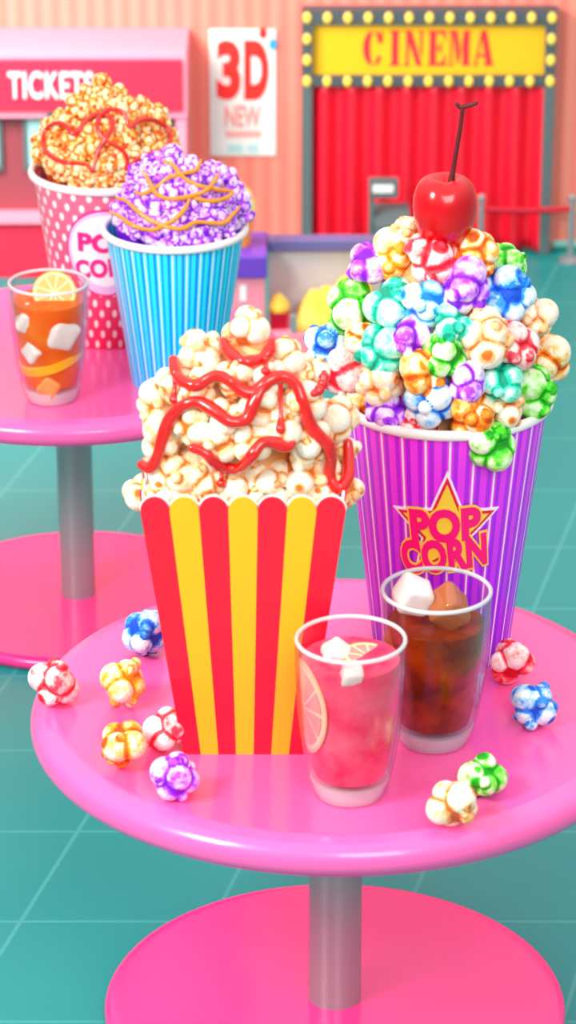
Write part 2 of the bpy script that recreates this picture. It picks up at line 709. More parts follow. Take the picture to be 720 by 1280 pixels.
# curtain: pleated velvet
cb = bmesh.new()
cx0, cx1 = x0 + pw * .9, x1 - pw * .9
NF, NX, NZ = 8.5, 200, 16
grid = []
for i in range(NX + 1):
    t = i / NX
    xx = cx0 + (cx1 - cx0) * t
    ph = t * NF * 2 * PI
    col = []
    for j in range(NZ + 1):
        u = j / NZ
        zt = zh0 + .01
        zb_ = .018 - .010 * (0.5 - .5 * math.cos(ph))
        amp = .022 * (.75 + .25 * (1 - u))
        yy = YW - .045 + amp * math.cos(ph + .15 * math.sin(u * 3)) 
        col.append((xx, yy, zb_ + (zt - zb_) * u))
    grid.append(col)
fr = [[cb.verts.new(p) for p in c] for c in grid]
bk = [[cb.verts.new((p[0], p[1] + .008, p[2])) for p in c] for c in grid]
for i in range(NX):
    for j in range(NZ):
        cb.faces.new((fr[i][j], fr[i + 1][j], fr[i + 1][j + 1], fr[i][j + 1]))
        cb.faces.new((bk[i][j], bk[i][j + 1], bk[i + 1][j + 1], bk[i + 1][j]))
    cb.faces.new((fr[i][0], bk[i][0], bk[i + 1][0], fr[i + 1][0]))
    cb.faces.new((fr[i][NZ], fr[i + 1][NZ], bk[i + 1][NZ], bk[i][NZ]))
cur_o = finish(L(cb), 'curtain', M['curtain'], ent, smooth=True)

# ------------------------------------------------------------------ 3D poster
yp = YW - .012
x0, z0, x1, z1 = rect(262, 37, 345, 195, yp)
po = finish(box(bmesh.new(), (x0, yp, z0), (x1, YW - .002, z1), 0, .002), 'wall_poster', M['poster'])
tag(po, 'white movie poster reading 3D NEW on the coral wall', 'poster')
k = (x1 - x0) / 83.0
kz = (z1 - z0) / 158.0
def pline(s, m, px0, px1, py0, py1, name, bold=0.0, th=.004):
    b, w, h = text_bm(s, 1, bold, th, 5)
    fit(b, w, h, (px1 - px0) * k, (py1 - py0) * kz, x0 + ((px0 + px1) / 2 - 262) * k, z1 - ((py0 + py1) / 2 - 37) * kz, yp)
    return finish(b, name, m, po)
pline('3', M['print_red'], 271, 301, 50, 124, 'lettering', .05)
pline('D', M['print_red'], 305, 336, 50, 124, 'lettering', .06)
pline('NEW', M['print_salmon'], 281, 326, 131, 158, 'lettering', .02)
b = bmesh.new()
for i in range(9):      # unreadable small line of print
    xa = x0 + (282 + i * 5 - 262) * k
    box(b, (xa, yp - .003, z1 - (171 - 37) * kz), (xa + 3.4 * k, yp, z1 - (163 - 37) * kz))
finish(b, 'fine_print', M['print_salmon'], po)
b = bmesh.new()
for i in (0, 1, 2, 3, 5, 6, 7):
    xa = x0 + (284 + i * 5 - 262) * k
    box(b, (xa, yp - .003, z1 - (190 - 37) * kz), (xa + 4 * k, yp, z1 - (180 - 37) * kz))
finish(b, 'fine_print', M['print_pale'], po)
for (cxp, cyp, m_) in ((329, 41, M['print_red']), (341, 55, M['print_blue'])):
    b = bmesh.new()
    pts = [(x0 + (cxp - 262 + 5 * math.cos(a)) * k, z1 - (cyp - 37 + 7 * math.sin(a)) * kz) for a in [i * 2 * PI / 20 for i in range(20)]]
    poly(b, pts, .004, y0=yp - .004)
    finish(b, 'corner_dot', m_, po)

# ------------------------------------------------------------------ ticket booth
yb = YW - .30
x0, z0, x1, z1 = rect(-70, 62, 236, 300, yb)
BX = (x0 + x1) / 2
bt = empty('ticket_booth', (BX, yb, 0), 'rose-red ticket booth with red sign reading TICKETS and grey-framed windows', 'ticket booth')


def bl(bm):
    for v in bm.verts:
        v.co -= Vector((BX, yb, 0))
    return bm


def br(px0, py0, px1, py1, ya, ybk, name, m, parent=bt, bev=.003):
    a, b_, c, d = rect(px0, py0, px1, py1, yb)
    return finish(bl(box(bmesh.new(), (a, ya, b_), (c, ybk, d), 0, bev)), name, m, parent)


a_, b_, c_, d_ = rect(-70, 140, 226, 300, yb)
finish(bl(box(bmesh.new(), (a_, yb + .02, 0), (c_, YW - .001, d_))), 'booth_body', M['booth'], bt)
br(-70, 62, 234, 145, yb - .03, YW - .001, 'sign_frame', M['booth_pink'])
sb = br(-70, 71, 228, 135, yb - .045, yb, 'sign_panel', M['booth_red'])
b, w, h = text_bm('TICKETS', 1, .012, .008, 5, spacing=1.08)
q = rect(12, 85, 118, 118, yb)
fit(b, w, h, q[2] - q[0], q[3] - q[1], (q[0] + q[2]) / 2, (q[1] + q[3]) / 2, yb - .05)
tag(finish(bl(b), 'lettering', M['white'], sb), 'white letters reading TICKETS')
br(221, 145, 234, 300, yb - .02, YW - .001, 'corner_post', M['booth_pink'])
for (wa, wb) in ((-60, 3), (29, 217)):
    f_ = bmesh.new()
    fo = rect(wa, 145, wb, 213, yb)
    fi = rect(wa + 5, 150, wb - 5, 207, yb)
    box(f_, (fo[0], yb - .002, fo[1]), (fo[2], yb + .03, fi[1]))
    box(f_, (fo[0], yb - .002, fi[3]), (fo[2], yb + .03, fo[3]))
    box(f_, (fo[0], yb - .002, fi[1]), (fi[0], yb + .03, fi[3]))
    box(f_, (fi[2], yb - .002, fi[1]), (fo[2], yb + .03, fi[3]))
    wf = finish(bl(f_), 'window_frame', M['grey'], bt)
    M.setdefault('pane', mat('pale_teal_pane', '#b4e4e4', .15))
    finish(bl(box(bmesh.new(), (fi[0], yb + .008, fi[1]), (fi[2], yb + .022, fi[3]))), 'pane', M['pane'], wf)
br(60, 133, 77, 148, yb - .04, yb + .01, 'speaker_box', M['darkgrey'])
br(-70, 264, 236, 275, yb - .05, yb + .02, 'ledge', M['booth_pink'])
a_, b_, c_, d_ = rect(-70, 275, 236, 300, yb)
finish(bl(box(bmesh.new(), (a_, yb - .025, 0), (c_, yb + .02, d_), 0, .003)), 'plinth', M['booth_red'], bt)

# ------------------------------------------------------------------ stanchions and rope
yS = PZ(713, 327, 0).y
rope_ends = []
for px, side in ((600, 'beside the cherry, in front of the curtain'), (713, 'at the far right in front of the coral wall')):
    p = PY(px, 327, yS)
    top = PY(px, 243, yS).z
    s_ = m_px(p)
    st = empty('stanchion', (p.x, yS, 0), 'grey rope barrier post ' + side, 'stanchion', 'rope barrier posts')
    finish(lathe([(0, 0), (15 * s_, 0), (15 * s_, .008), (11 * s_, .016), (4 * s_, .022), (0, .022)], 40), 'base', M['steel_soft'], st, True, angle=40)
    finish(lathe([(0, .02), (4.2 * s_, .02), (4.2 * s_, top - .02), (0, top - .02)], 24), 'post', M['steel_soft'], st, True, angle=40)
    finish(lathe([(0, top - .024), (5 * s_, top - .024), (5.2 * s_, top - .008), (3 * s_, top), (0, top)], 24), 'cap', M['steel'], st, True, angle=40)
    rope_ends.append((p.x, PY(px, 261, yS).z))
b = bmesh.new()
(xa, za), (xb, zb2) = rope_ends
tube(b, [(xa + (xb - xa) * t, yS, za - .006 * math.sin(PI * t)) for t in [i / 16 for i in range(17)]], .011, 12)
tag(finish(b, 'barrier_rope', M['rope'], smooth=True), 'dark red barrier rope strung between two grey posts', 'rope')

# ------------------------------------------------------------------ ticket machine before the curtain
yk = PZ(480, 342, 0).y
p = PY(480, 342, yk)
tk = empty('ticket_machine', (p.x, yk, 0), 'grey ticket machine with small screen in front of the red curtain', 'ticket machine')
def kb(px0, py0, px1, py1, ya, yb_, name, m, floor=False):
    a, b_, c, d = rect(px0, py0, px1, py1, yk)
    bm = box(bmesh.new(), (a, ya, 0 if floor else b_), (c, yb_, d), 0, .003)
    for v in bm.verts:
        v.co -= Vector((p.x, yk, 0))
    return finish(bm, name, m, tk)
kb(461, 232, 468, 300, yk, yk + .02, 'post', M['grey'], True)
sc_ = kb(461, 224, 498, 247, yk - .01, yk + .03, 'screen_housing', M['grey'])
kb(466, 230, 492, 240, yk - .014, yk - .008, 'screen', M['poster'])
a, b_, c, d = rect(468, 264, 512, 300, yk)
bm = bmesh.new()
prof = [(yk - .03, 0), (yk - .03, d - .045), (yk + .05, d), (yk + .10, d), (yk + .10, 0)]
va = [bm.verts.new((a - p.x, y - yk, z)) for y, z in prof]
vb = [bm.verts.new((c - p.x, y - yk, z)) for y, z in prof]
bm.faces.new(va); bm.faces.new(vb[::-1])
for i in range(5):
    j = (i + 1) % 5
    bm.faces.new((va[i], vb[i], vb[j], va[j]))
finish(bm, 'body', M['grey'], tk)

# ------------------------------------------------------------------ concession corner
yq = PZ(330, 455, 0).y
def qb(px0, py0, px1, py1, ya, yb_, floor=False, bev=.004, o=(0, 0, 0)):
    a, b_, c, d = rect(px0, py0, px1, py1, yq)
    bm = box(bmesh.new(), (a, ya, 0 if floor else b_), (c, yb_, d), 0, bev)
    for v in bm.verts:
        v.co -= Vector(o)
    return bm
o0 = (PY(310, 455, yq).x, yq, 0)
cc = empty('concession_counter', o0, 'pink snack counter with thick purple top behind the far table', 'counter')
finish(qb(262, 345, 331, 455, yq, yq + .22, True, .004, o0), 'body', M['pink_panel'], cc)
finish(qb(258, 318, 334, 346, yq - .02, yq + .24, False, .006, o0), 'counter_top', M['purple'], cc)
b = qb(300, 356, 308, 376, yq - .004, yq + .001, False, .001, o0)
finish(b, 'notice', M['white_card'], cc)
# popcorn cup standing on the counter
ctz = PY(300, 318, yq).z
cp = Vector((PY(297, 318, yq).x, yq + .10, ctz))
s_ = m_px(cp)
cup = empty('snack_cup', cp, 'small orange paper cup standing on the purple counter top', 'cup')
hcup = 42 * s_
M['cup_orange'] = mat('cup_orange', '#ffa040', .5)
finish(lathe([(0, .001), (15 * s_, .001), (20 * s_, hcup), (19 * s_, hcup), (14 * s_, .004), (0, .004)], 40), 'cup_body', M['cup_orange'], cup, True, angle=40)
mm = Mound(cp.x, cp.y, [(ctz + hcup * .75, 17 * s_), (ctz + hcup * 1.1, 22 * s_), (ctz + hcup * 1.6, 18 * s_), (ctz + hcup * 1.95, 4 * s_)])
b = mm.mesh(0, .006, seed=4)
for v in b.verts:
    v.co += Vector((cp.x, cp.y, 0))
tag(finish(b, 'heaped_popcorn', CORN['butter'], smooth=True), 'pale yellow popcorn filling the small orange cup', 'popcorn', kind='stuff')
# display case
o1 = (PY(400, 455, yq).x, yq, 0)
dc = empty('popcorn_display', o1, 'grey popcorn display case with purple-grey rail and steel post', 'display case')
finish(qb(336, 331, 478, 455, yq + .18, yq + .20, True, .002, o1), 'back_panel', M['panel_grey'], dc)
finish(qb(334, 319, 480, 333, yq + .15, yq + .22, False, .004, o1), 'top_rail', M['purplegrey'], dc)
finish(qb(336, 415, 478, 455, yq - .02, yq + .18, True, .003, o1), 'tray', M['pink_panel'], dc)
for px in (367, 474):
    finish(qb(px - 4, 392, px + 4, 415, yq - .018, yq - .002, False, .003, o1), 'post', M['steel_soft'], dc)
trz = PY(400, 415, yq).z
b = bmesh.new()
from mathutils import noise as mnoise
gx0, gx1 = PY(368, 415, yq).x, PY(470, 415, yq).x
NXg, NYg = 70, 34
gv = []
for i in range(NXg + 1):
    row = []
    for j in range(NYg + 1):
        x = gx0 + (gx1 - gx0) * i / NXg
        y = yq + .004 + .165 * j / NYg
        u, v_ = i / NXg, j / NYg
        env = min(1, u * 9, (1 - u) * 9, v_ * 5, (1 - v_) * 6)
        hgt = .05 + .17 * min(1, u * 1.3) + .02 * math.sin(u * 9)
        z = trz + max(0.002, env ** .5 * (hgt * (.5 + .5 * math.sin(PI * min(1, v_ + .15))) + .016 * mnoise.noise(Vector((x, y, 0)) * 38)))
        row.append(b.verts.new((x, y, z)))
    gv.append(row)
for i in range(NXg):
    for j in range(NYg):
        b.faces.new((gv[i][j], gv[i + 1][j], gv[i + 1][j + 1], gv[i][j + 1]))
bot = [gv[i][0] for i in range(NXg + 1)] + [gv[NXg][j] for j in range(1, NYg + 1)] + [gv[i][NYg] for i in range(NXg - 1, -1, -1)] + [gv[0][j] for j in range(NYg - 1, 0, -1)]
vb_ = [b.verts.new((v.co.x, v.co.y, trz + .0005)) for v in bot]
for i in range(len(bot)):
    j = (i + 1) % len(bot)
    b.faces.new((bot[i], vb_[i], vb_[j], bot[j]))
b.faces.new(vb_)
lay = b.verts.layers.float.new('puff')
for v in b.verts:
    v[lay] = .5
tag(finish(b, 'loose_popcorn', CORN['butter'], smooth=True), 'yellow popcorn heaped in the grey display case', 'popcorn', kind='stuff')
# small box of popcorn
bx = Vector((PY(349, 420, yq).x, yq + .05, trz))
s_ = m_px(bx)
sbx = empty('snack_box', bx, 'small popcorn box with red band in the display case', 'popcorn box')
b = bmesh.new()
v0 = [b.verts.new((x * s_, y * s_, 0)) for x, y in ((-9, -9), (9, -9), (9, 9), (-9, 9))]
v1 = [b.verts.new((x * s_, y * s_, 22 * s_)) for x, y in ((-12, -12), (12, -12), (12, 12), (-12, 12))]
b.faces.new(v0[::-1])
for i in range(4):
    b.faces.new((v0[i], v0[(i + 1) % 4], v1[(i + 1) % 4], v1[i]))
bmesh.ops.solidify(b, geom=b.faces[:], thickness=.002)
finish(b, 'box_body', M['badge_red'], sbx)
mm = Mound(bx.x, bx.y, [(trz + 18 * s_, 10 * s_), (trz + 28 * s_, 13 * s_), (trz + 38 * s_, 8 * s_), (trz + 45 * s_, 2 * s_)])
b = mm.mesh(0, .004, seed=9, segs=40, rows=14)
for v in b.verts:
    v.co += Vector((bx.x, bx.y, 0))
tag(finish(b, 'heaped_popcorn', CORN['butter'], smooth=True), 'yellow popcorn spilling over the small red-banded box', 'popcorn', kind='stuff')


# ================================================================== TABLES
def table(cx, cy, R, rb, pole_r, thick, label):
    t = empty('cafe_table', (cx, cy, 0), label, 'table', 'round pink tables')
    h = thick
    z = TZ
    prof = [(0, z - h), (R * .90, z - h)]
    # rounded rim with a raised lip
    n = 14
    for i in range(n + 1):
        a = -PI / 2 + PI * i / n
        prof.append((R - h * .5 + h * .5 * math.cos(a), z - h * .5 + h * .5 * math.sin(a) * 1.0))
    prof += [(R - h * .62, z + .0035), (R - h * .78, z + .003), (R - h * .95, z), (0, z)]
    finish(lathe(prof, 160), 'table_top', M['pink_table'], t, True, angle=50)
    finish(lathe([(0, .02), (pole_r, .02), (pole_r, z - h + .002), (0, z - h + .002)], 48), 'pole', M['steel'], t, True, angle=40)
    finish(lathe([(0, z - h - .045), (pole_r * 1.12, z - h - .045), (pole_r * 1.12, z - h + .001), (0, z - h + .001)], 48), 'collar', M['steel_soft'], t, True, angle=40)
    bp_ = [(0, 0), (rb * .97, 0)]
    for i in range(9):
        a = -PI / 2 + PI * i / 8
        bp_.append((rb - .018 + .018 * math.cos(a), .018 + .018 * math.sin(a)))
    bp_ += [(rb * .93, .036), (0, .036)]
    finish(lathe(bp_, 128), 'base', M['pink_base'], t, True, angle=50)
    return t


T1 = PZ(421, 874, TZ)
T2 = PZ(89, 436, TZ)
s1, s2 = m_px(T1), m_px(T2)
table(T1.x, T1.y, 383 * s1, 300 * s1, 34 * s1, 40 * s1 / .895, 'nearer round pink table holding the striped box and purple bucket')
table(T2.x, T2.y, 265 * s2, 205 * s2, 22.5 * s2, 27 * s2 / .93, 'farther round pink table holding the pink and blue buckets')


# ================================================================== PAPER BUCKETS
def cup_frame(px, pyb, rb_px, pyt, rt_px):
    """base centre on the table, base radius, height, rim radius"""
    c = PZ(px, pyb, TZ)
    zt = z_at(c.x, c.y, pyt)
    return c, rb_px * m_px(c), zt - TZ, rt_px * m_px((c.x, c.y, zt))


def cup_material(name, N, stops, top, bottom, H, phase=0.0, dots=False):
    m = mat(name, top, .38, coat=.2)
    n = NT(m)
    ov, ox, oy, oz = n.obj()
    ang = n.math('ARCTAN2', ox, n.math('MULTIPLY', oy, -1))     # 0 towards the viewer side
    u = n.math('ADD', n.math('MULTIPLY', ang, N / (2 * PI)), phase + 100)
    grad = n.ramp(n.math('DIVIDE', oz, H), [(0, bottom), (.95, top)])
    if dots:
        row_h = H / 15.2
        v = n.math('DIVIDE', oz, row_h)
        row = n.math('FLOOR', v)
        odd = n.math('MULTIPLY', n.math('MODULO', row, 2), .5)
        du = n.math('SUBTRACT', n.math('FRACT', n.math('ADD', u, odd)), .5)
        dv = n.math('SUBTRACT', n.math('FRACT', v), .5)
        e = n.math('ADD', n.math('POWER', n.math('DIVIDE', du, .17), 2), n.math('POWER', n.math('DIVIDE', dv, .36), 2))
        n.link(n.mix(n.math('LESS_THAN', e, 1), grad, '#fffdf4'), n.b.inputs['Base Color'])
    else:
        f = n.math('FRACT', u)
        st = n.ramp(f, stops, 'CONSTANT')
        n.link(n.mix(1.0, grad, st, 'MULTIPLY'), n.b.inputs['Base Color'])
        # white pinstripe is unprinted card
        w = n.math('LESS_THAN', n.math('ABSOLUTE', n.math('SUBTRACT', f, .5)), .045)
        cprev = n.b.inputs['Base Color'].links[0].from_socket
        n.link(n.mix(w, cprev, '#fdf4ff'), n.b.inputs['Base Color'])
    return m


def paper_bucket(name, c, rb_, H, rt, mt, label, rimw, group=None):
    t = empty(name, c, label, 'popcorn bucket', group)
    th = .004
    lathe_p = [(0, .002), (rb_ - .004, .002), (rb_, 0), (rb_ + .001, .004), (rt, H), (rt - th, H), (rb_ - th, .012), (0, .012)]
    finish(lathe(lathe_p, 128), 'bucket_wall', mt, t, True, angle=40)
    rp = []
    for i in range(16):
        a = 2 * PI * i / 16
        rp.append((rt + rimw * .25 + rimw * .62 * math.cos(a), H + rimw * .72 * math.sin(a)))
    finish(lathe(rp, 128, closed=True), 'rolled_rim', M['white_card'], t, True)
    return t


def wrap(bm, rb_, H, rt, off):
    """flat artwork (x, y<=0 outward, z) onto the bucket's cone, front side; x in metres along the surface at height z"""
    for v in bm.verts:
        r = rb_ + (rt - rb_) * v.co.z / H
        a = v.co.x / (rt * .87)
        rr = r + off - v.co.y
        v.co = Vector((rr * math.sin(a), -rr * math.cos(a), v.co.z))
    return bm


def disc_pts(r, rz, n=48):
    return [(r * math.cos(2 * PI * i / n), rz * math.sin(2 * PI * i / n)) for i in range(n)]


def star_pts(R, r, sx=1, sz=1):
    return [((R if i % 2 == 0 else r) * math.sin(PI * i / 5) * sx, (R if i % 2 == 0 else r) * math.cos(PI * i / 5) * sz) for i in range(10)]


def layer(pts, y, th, ox, oz, step):
    b = bmesh.new()
    poly(b, pts, th, y0=y)
    for v in b.verts:
        v.co.x += ox
        v.co.z += oz
    bmesh.ops.triangulate(b, faces=b.faces[:])
    cut_grid(b, step, 0)
    cut_grid(b, step, 2)
    return b


# --- purple bucket ------------------------------------------------
cA, rbA, HA, rtA = cup_frame(551, 806, 84, 497, 127)
mA = cup_material('purple_stripe_print', 26, [(0, '#ffffff'), (.16, '#c890f4'), (.36, '#ffffff'), (.62, '#e0c4ff'), (.66, '#c090f4'), (.84, '#ffffff')], '#ff3cff', '#9c20ff', HA, .5)
bA = paper_bucket('popcorn_bucket', cA, rbA, HA, rtA, mA, 'tall purple striped bucket with star badge, heaped with rainbow popcorn', 9 * m_px(cA))
kA = m_px(cA)
zc_ = z_at(cA.x, cA.y - rtA * .85, 662) - TZ
RS = 71 * kA
bd = finish(wrap(layer(star_pts(RS * 1.0, RS * .46, .95, 1.15), -.0015, .003, -.004, zc_, .012), rbA, HA, rtA, .0015), 'star_badge', M['badge_white'], bA)
for sc_f, mt, off in ((.90, M['badge_red'], .0025), (.78, M['badge_yellow'], .0035)):
    finish(wrap(layer(star_pts(RS * sc_f, RS * .46 * sc_f, .95, 1.15), -.0015, .003, -.004, zc_, .012), rbA, HA, rtA, off), 'star_layer', mt, bd)
for s_txt, W, Hh, dx, dz, rot in (('POP', 82, 46, -3, 8, .07), ('CORN', 106, 46, -4, -33, .12)):
    for bold, mt, off, nm in ((.105, M['badge_yellow'], .0052, 'letter_outline'), (.055, M['magenta'], .0066, 'lettering')):
        b, w, h = text_bm(s_txt, 1, bold, .0008, 4, spacing=1.04)
        ex = (bold - .055) * 2
        g = W / (w - ex)
        fit(b, w, h, w * g * kA, Hh * kA * (h / (h - ex)))
        ca, sa = math.cos(rot), math.sin(rot)
        for v in b.verts:
            x, z = v.co.x, v.co.z
            v.co.x, v.co.z = x * ca - z * sa + dx * kA, x * sa + z * ca + dz * kA + zc_
        cut_grid(b, .014, 0)
        finish(wrap(b, rbA, HA, rtA, off), nm, mt, bd)

# --- pink dotted bucket -------------------------------------------
cB, rbB, HB, rtB = cup_frame(136, 416, 60, 213, 90)
mB = cup_material('pink_dot_print', 27, None, '#ee7396', '#f8205e', HB, .25, dots=True)
bB = paper_bucket('popcorn_bucket', cB, rbB, HB, rtB, mB, 'pink bucket with white polka dots heaped with golden popcorn', 7 * m_px(cB))
kB = m_px(cB)
zc_ = z_at(cB.x, cB.y - rtB * .85, 316) - TZ
dB = finish(wrap(layer(disc_pts(48 * kB, 58 * kB), -.001, .003, .006, zc_, .012), rbB, HB, rtB, .0015), 'round_badge', M['badge_pink'], bB)
finish(wrap(layer(disc_pts(45.5 * kB, 55 * kB), -.001, .003, .006, zc_, .012), rbB, HB, rtB, .003), 'badge_ring', M['badge_lilac'], dB)
finish(wrap(layer(disc_pts(41 * kB, 47 * kB), -.001, .003, .006, zc_ + 3 * kB, .012), rbB, HB, rtB, .0042), 'badge_face', M['badge_white'], dB)
for s_txt, W, Hh, dx, dz, rot in (('POP', 62, 26, -1, 14, -.03), ('CORN', 76, 25, 0, -19, .08)):
    b, w, h = text_bm(s_txt, 1, .05, .001, 4, spacing=1.04)
    fit(b, w, h, W * kB, Hh * kB)
    ca, sa = math.cos(rot), math.sin(rot)
    for v in b.verts:
        x, z = v.co.x, v.co.z
        v.co.x, v.co.z = x * ca - z * sa + dx * kB + .006, x * sa + z * ca + dz * kB + zc_
    cut_grid(b, .014, 0)
    finish(wrap(b, rbB, HB, rtB, .0055), 'lettering', M['badge_pink'], dB)

# --- blue striped bucket ------------------------------------------
cC, rbC, HC, rtC = cup_frame(221, 474, 56, 285, 87)
mC = cup_material('blue_stripe_print', 30, [(0, '#ffffff'), (.14, '#38a0ff'), (.34, '#ffffff'), (.70, '#3898f8'), (.82, '#ffffff')], '#30f0ff', '#10d8ff', HC, .5)
bC = paper_bucket('popcorn_bucket', cC, rbC, HC, rtC, mC, 'blue pinstriped bucket heaped with purple popcorn', 7 * m_px(cC))

# ================================================================== STRIPED BOX
fb = PZ(306, 943, TZ)                       # front bottom centre
kF = m_px(fb)
wB = 154 * kF / 2
dep0 = .20
cyD = fb.y + dep0 / 2
yft = fb.y - .045
zS = z_at(fb.x, yft, 640) - TZ              # spring line of the scallops
wT = 257 * m_px((fb.x, yft, TZ + zS)) / 2
D = empty('popcorn_box', (fb.x, cyD, TZ), 'tall flared popcorn box with red and yellow stripes and scalloped top', 'popcorn box')
hb0, hb1 = dep0 / 2, cyD - yft


def panel(nstr, w0, w1, d0, d1, rotz, name):
    """tapered striped panel with a scalloped top; drawn facing -y then turned"""
    bm = bmesh.new()
    th = .004
    for i in range(nstr):
        a0, a1 = -w0 + 2 * w0 * i / nstr, -w0 + 2 * w0 * (i + 1) / nstr
        b0, b1 = -w1 + 2 * w1 * i / nstr, -w1 + 2 * w1 * (i + 1) / nstr
        for back in (0, 1):
            g = (.0035 if nstr == 7 else -.001) if back else 0
            pts = [(a0, 0), (a1, 0), (b1, zS)]
            cxx, rr = (b0 + b1) / 2, (b1 - b0) / 2
            for k_ in range(1, 14):
                a = PI * k_ / 14
                pts.append((cxx + (rr + g) * math.cos(a), zS + (rr * 1.12 + g) * math.sin(a)))
            pts.append((b0, zS))
            y0 = th if back else 0
            fs = poly(bm, pts, th, y0=y0, mi=2 if back else i % 2)
    for v in bm.verts:                       # lean outward with height
        t = v.co.z / zS
        v.co.y += -(d0 + (d1 - d0) * t)
    bmesh.ops.rotate(bm, cent=(0, 0, 0), matrix=Matrix.Rotation(rotz, 3, 'Z'), verts=bm.verts)
    return finish(bm, name, [M['red'], M['yellow'], M['white_card']], D)


panel(7, wB, wT, hb0, hb1, 0, 'front_panel')
panel(7, wB, wT, hb0, hb1, PI, 'back_panel')
panel(5, hb0 - .009, hb1 - .009, wB - .002, wT - .002, PI / 2, 'side_panel')
panel(5, hb0 - .009, hb1 - .009, wB - .002, wT - .002, -PI / 2, 'side_panel')
finish(box(bmesh.new(), (-wB, -hb0, 0), (wB, hb0, .006)), 'bottom_panel', M['red'], D)

# ================================================================== POPCORN HEAPS
BV = []                 # placed kernels for sauce contact: (object)


def heap_core(md, shrink, lump, color, label, name='packed_popcorn', seed=0, puff=None):
    b = md.mesh(shrink, lump, seed=seed)
    for v in b.verts:
        v.co += Vector((md.cx, md.cy, 0))
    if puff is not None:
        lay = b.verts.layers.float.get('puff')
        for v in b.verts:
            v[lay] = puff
    o = finish(b, name, CORN[color], smooth=True)
    tag(o, label, 'popcorn', kind='stuff')
    return o


def wp(cx, cy, lst, grow=0):
    out = []
    for py, hw in lst:
        z = z_at(cx, cy, py)
        out.append((z, max(.001, (hw + grow) * m_px((cx, cy, z)))))
    return out


def tuck(p, c, zr, rt, r):
    """keep a kernel that dips below the rim inside the bucket wall"""
    p = Vector(p)
    v = Vector((p.x - c.x, p.y - c.y))
    lim = rt - r - .002 + max(0, p.z - zr - r * .25) * 1.5
    if v.length > lim:
        v = v * (lim / v.length)
        p.x, p.y = c.x + v.x, c.y + v.y
    if v.length > rt * .6:
        p.z = max(p.z, zr - .1 * r)
    return p


# --- rainbow heap --------------------------------------------------
mdA = Mound(cA.x, cA.y, wp(cA.x, cA.y, [(560, 102), (500, 108), (470, 122), (430, 122), (390, 112), (350, 92), (320, 70), (295, 48), (280, 20), (275, 1)]))
heapA = []
rainbow = [
    (460, 330, 25, 'purple', 'purple kernel high on the left of the rainbow heap beside the cream one'),
    (512, 290, 20, 'cream', 'small cream kernel tucked against the left of the cherry'),
    (493, 318, 29, 'yellow', 'pale yellow kernel just left below the cherry'),
    (597, 317, 27, 'orange', 'orange kernel just right below the cherry'),
    (540, 322, 32, 'red', 'red and white kernel directly under the cherry'),
    (632, 328, 24, 'green', 'green kernel half hidden behind the blue one at the heap upper right'),
    (635, 366, 31, 'blue', 'big blue kernel at the upper right edge of the rainbow heap'),
    (533, 377, 28, 'skyblue', 'sky blue kernel between teal and purple ones near the heap middle'),
    (580, 358, 31, 'purple', 'purple kernel between the sky blue and big blue kernels'),
    (491, 380, 30, 'teal', 'teal kernel beside the big green one, upper left of the heap'),
    (438, 385, 31, 'green', 'big green kernel at the upper left edge of the rainbow heap'),
    (452, 422, 20, 'orange', 'small orange kernel peeping out below the big green one'),
    (565, 407, 26, 'teal', 'teal kernel in the middle of the heap under the purple one'),
    (510, 422, 25, 'purple', 'magenta-purple kernel between two teal ones in mid heap'),
    (667, 396, 26, 'cream', 'cream kernel sticking out at the heap right edge'),
    (605, 422, 33, 'cream', 'large cream and orange kernel right of the heap centre'),
    (642, 432, 30, 'red', 'red kernel below the cream one on the heap right side'),
    (681, 449, 30, 'orange', 'orange kernel bulging over the right rim of the purple bucket'),
    (557, 444, 26, 'green', 'green kernel in the centre of the rainbow heap'),
    (408, 428, 24, 'blue', 'blue kernel at the heap far left edge'),
    (479, 438, 31, 'teal', 'teal kernel below the upper teal one on the heap left side'),
    (430, 460, 32, 'red', 'red kernel at the left side of the heap above the golden one'),
    (583, 476, 24, 'purple', 'purple kernel above the orange ones near the front rim'),
    (627, 478, 26, 'teal', 'teal kernel left of the green one near the right rim'),
    (525, 466, 29, 'orange', 'orange kernel above the front blue one'),
    (477, 477, 27, 'cream', 'cream kernel above the front purple one on the left'),
    (664, 489, 31, 'green', 'green kernel inside the right rim of the purple bucket'),
    (437, 504, 31, 'orange', 'golden orange kernel at the left rim next to the striped box heap'),
    (487, 514, 27, 'purple', 'purple kernel resting on the front left rim'),
    (537, 501, 30, 'blue', 'blue kernel above the front rim of the purple bucket'),
    (586, 516, 31, 'orange', 'orange kernel resting on the front rim beside the green one'),
    (628, 512, 25, 'tan', 'tan kernel on the front right rim above the hanging green one'),
    (523, 526, 22, 'red', 'red kernel lowest at the front rim of the purple bucket'),
]
for i, (px, py, r, c, lb_) in enumerate(rainbow):
    p = mdA.place(px, py)
    d = ray(px, py)
    p = tuck(p + d * (.012 if i < 26 else .018), cA, TZ + HA, rtA, r * m_px(p) * 1.05)
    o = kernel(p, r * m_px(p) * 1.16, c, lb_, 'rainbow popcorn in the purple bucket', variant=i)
    heapA.append(o)
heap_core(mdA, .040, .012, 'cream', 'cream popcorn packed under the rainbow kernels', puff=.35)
# green kernel hanging outside the front rim
p = PY(614, 556, cA.y - rtA * .93)
kernel(p, 32 * m_px(p), 'green', 'bright green kernel hanging over the outside of the purple bucket rim', 'rainbow popcorn in the purple bucket', variant=3)

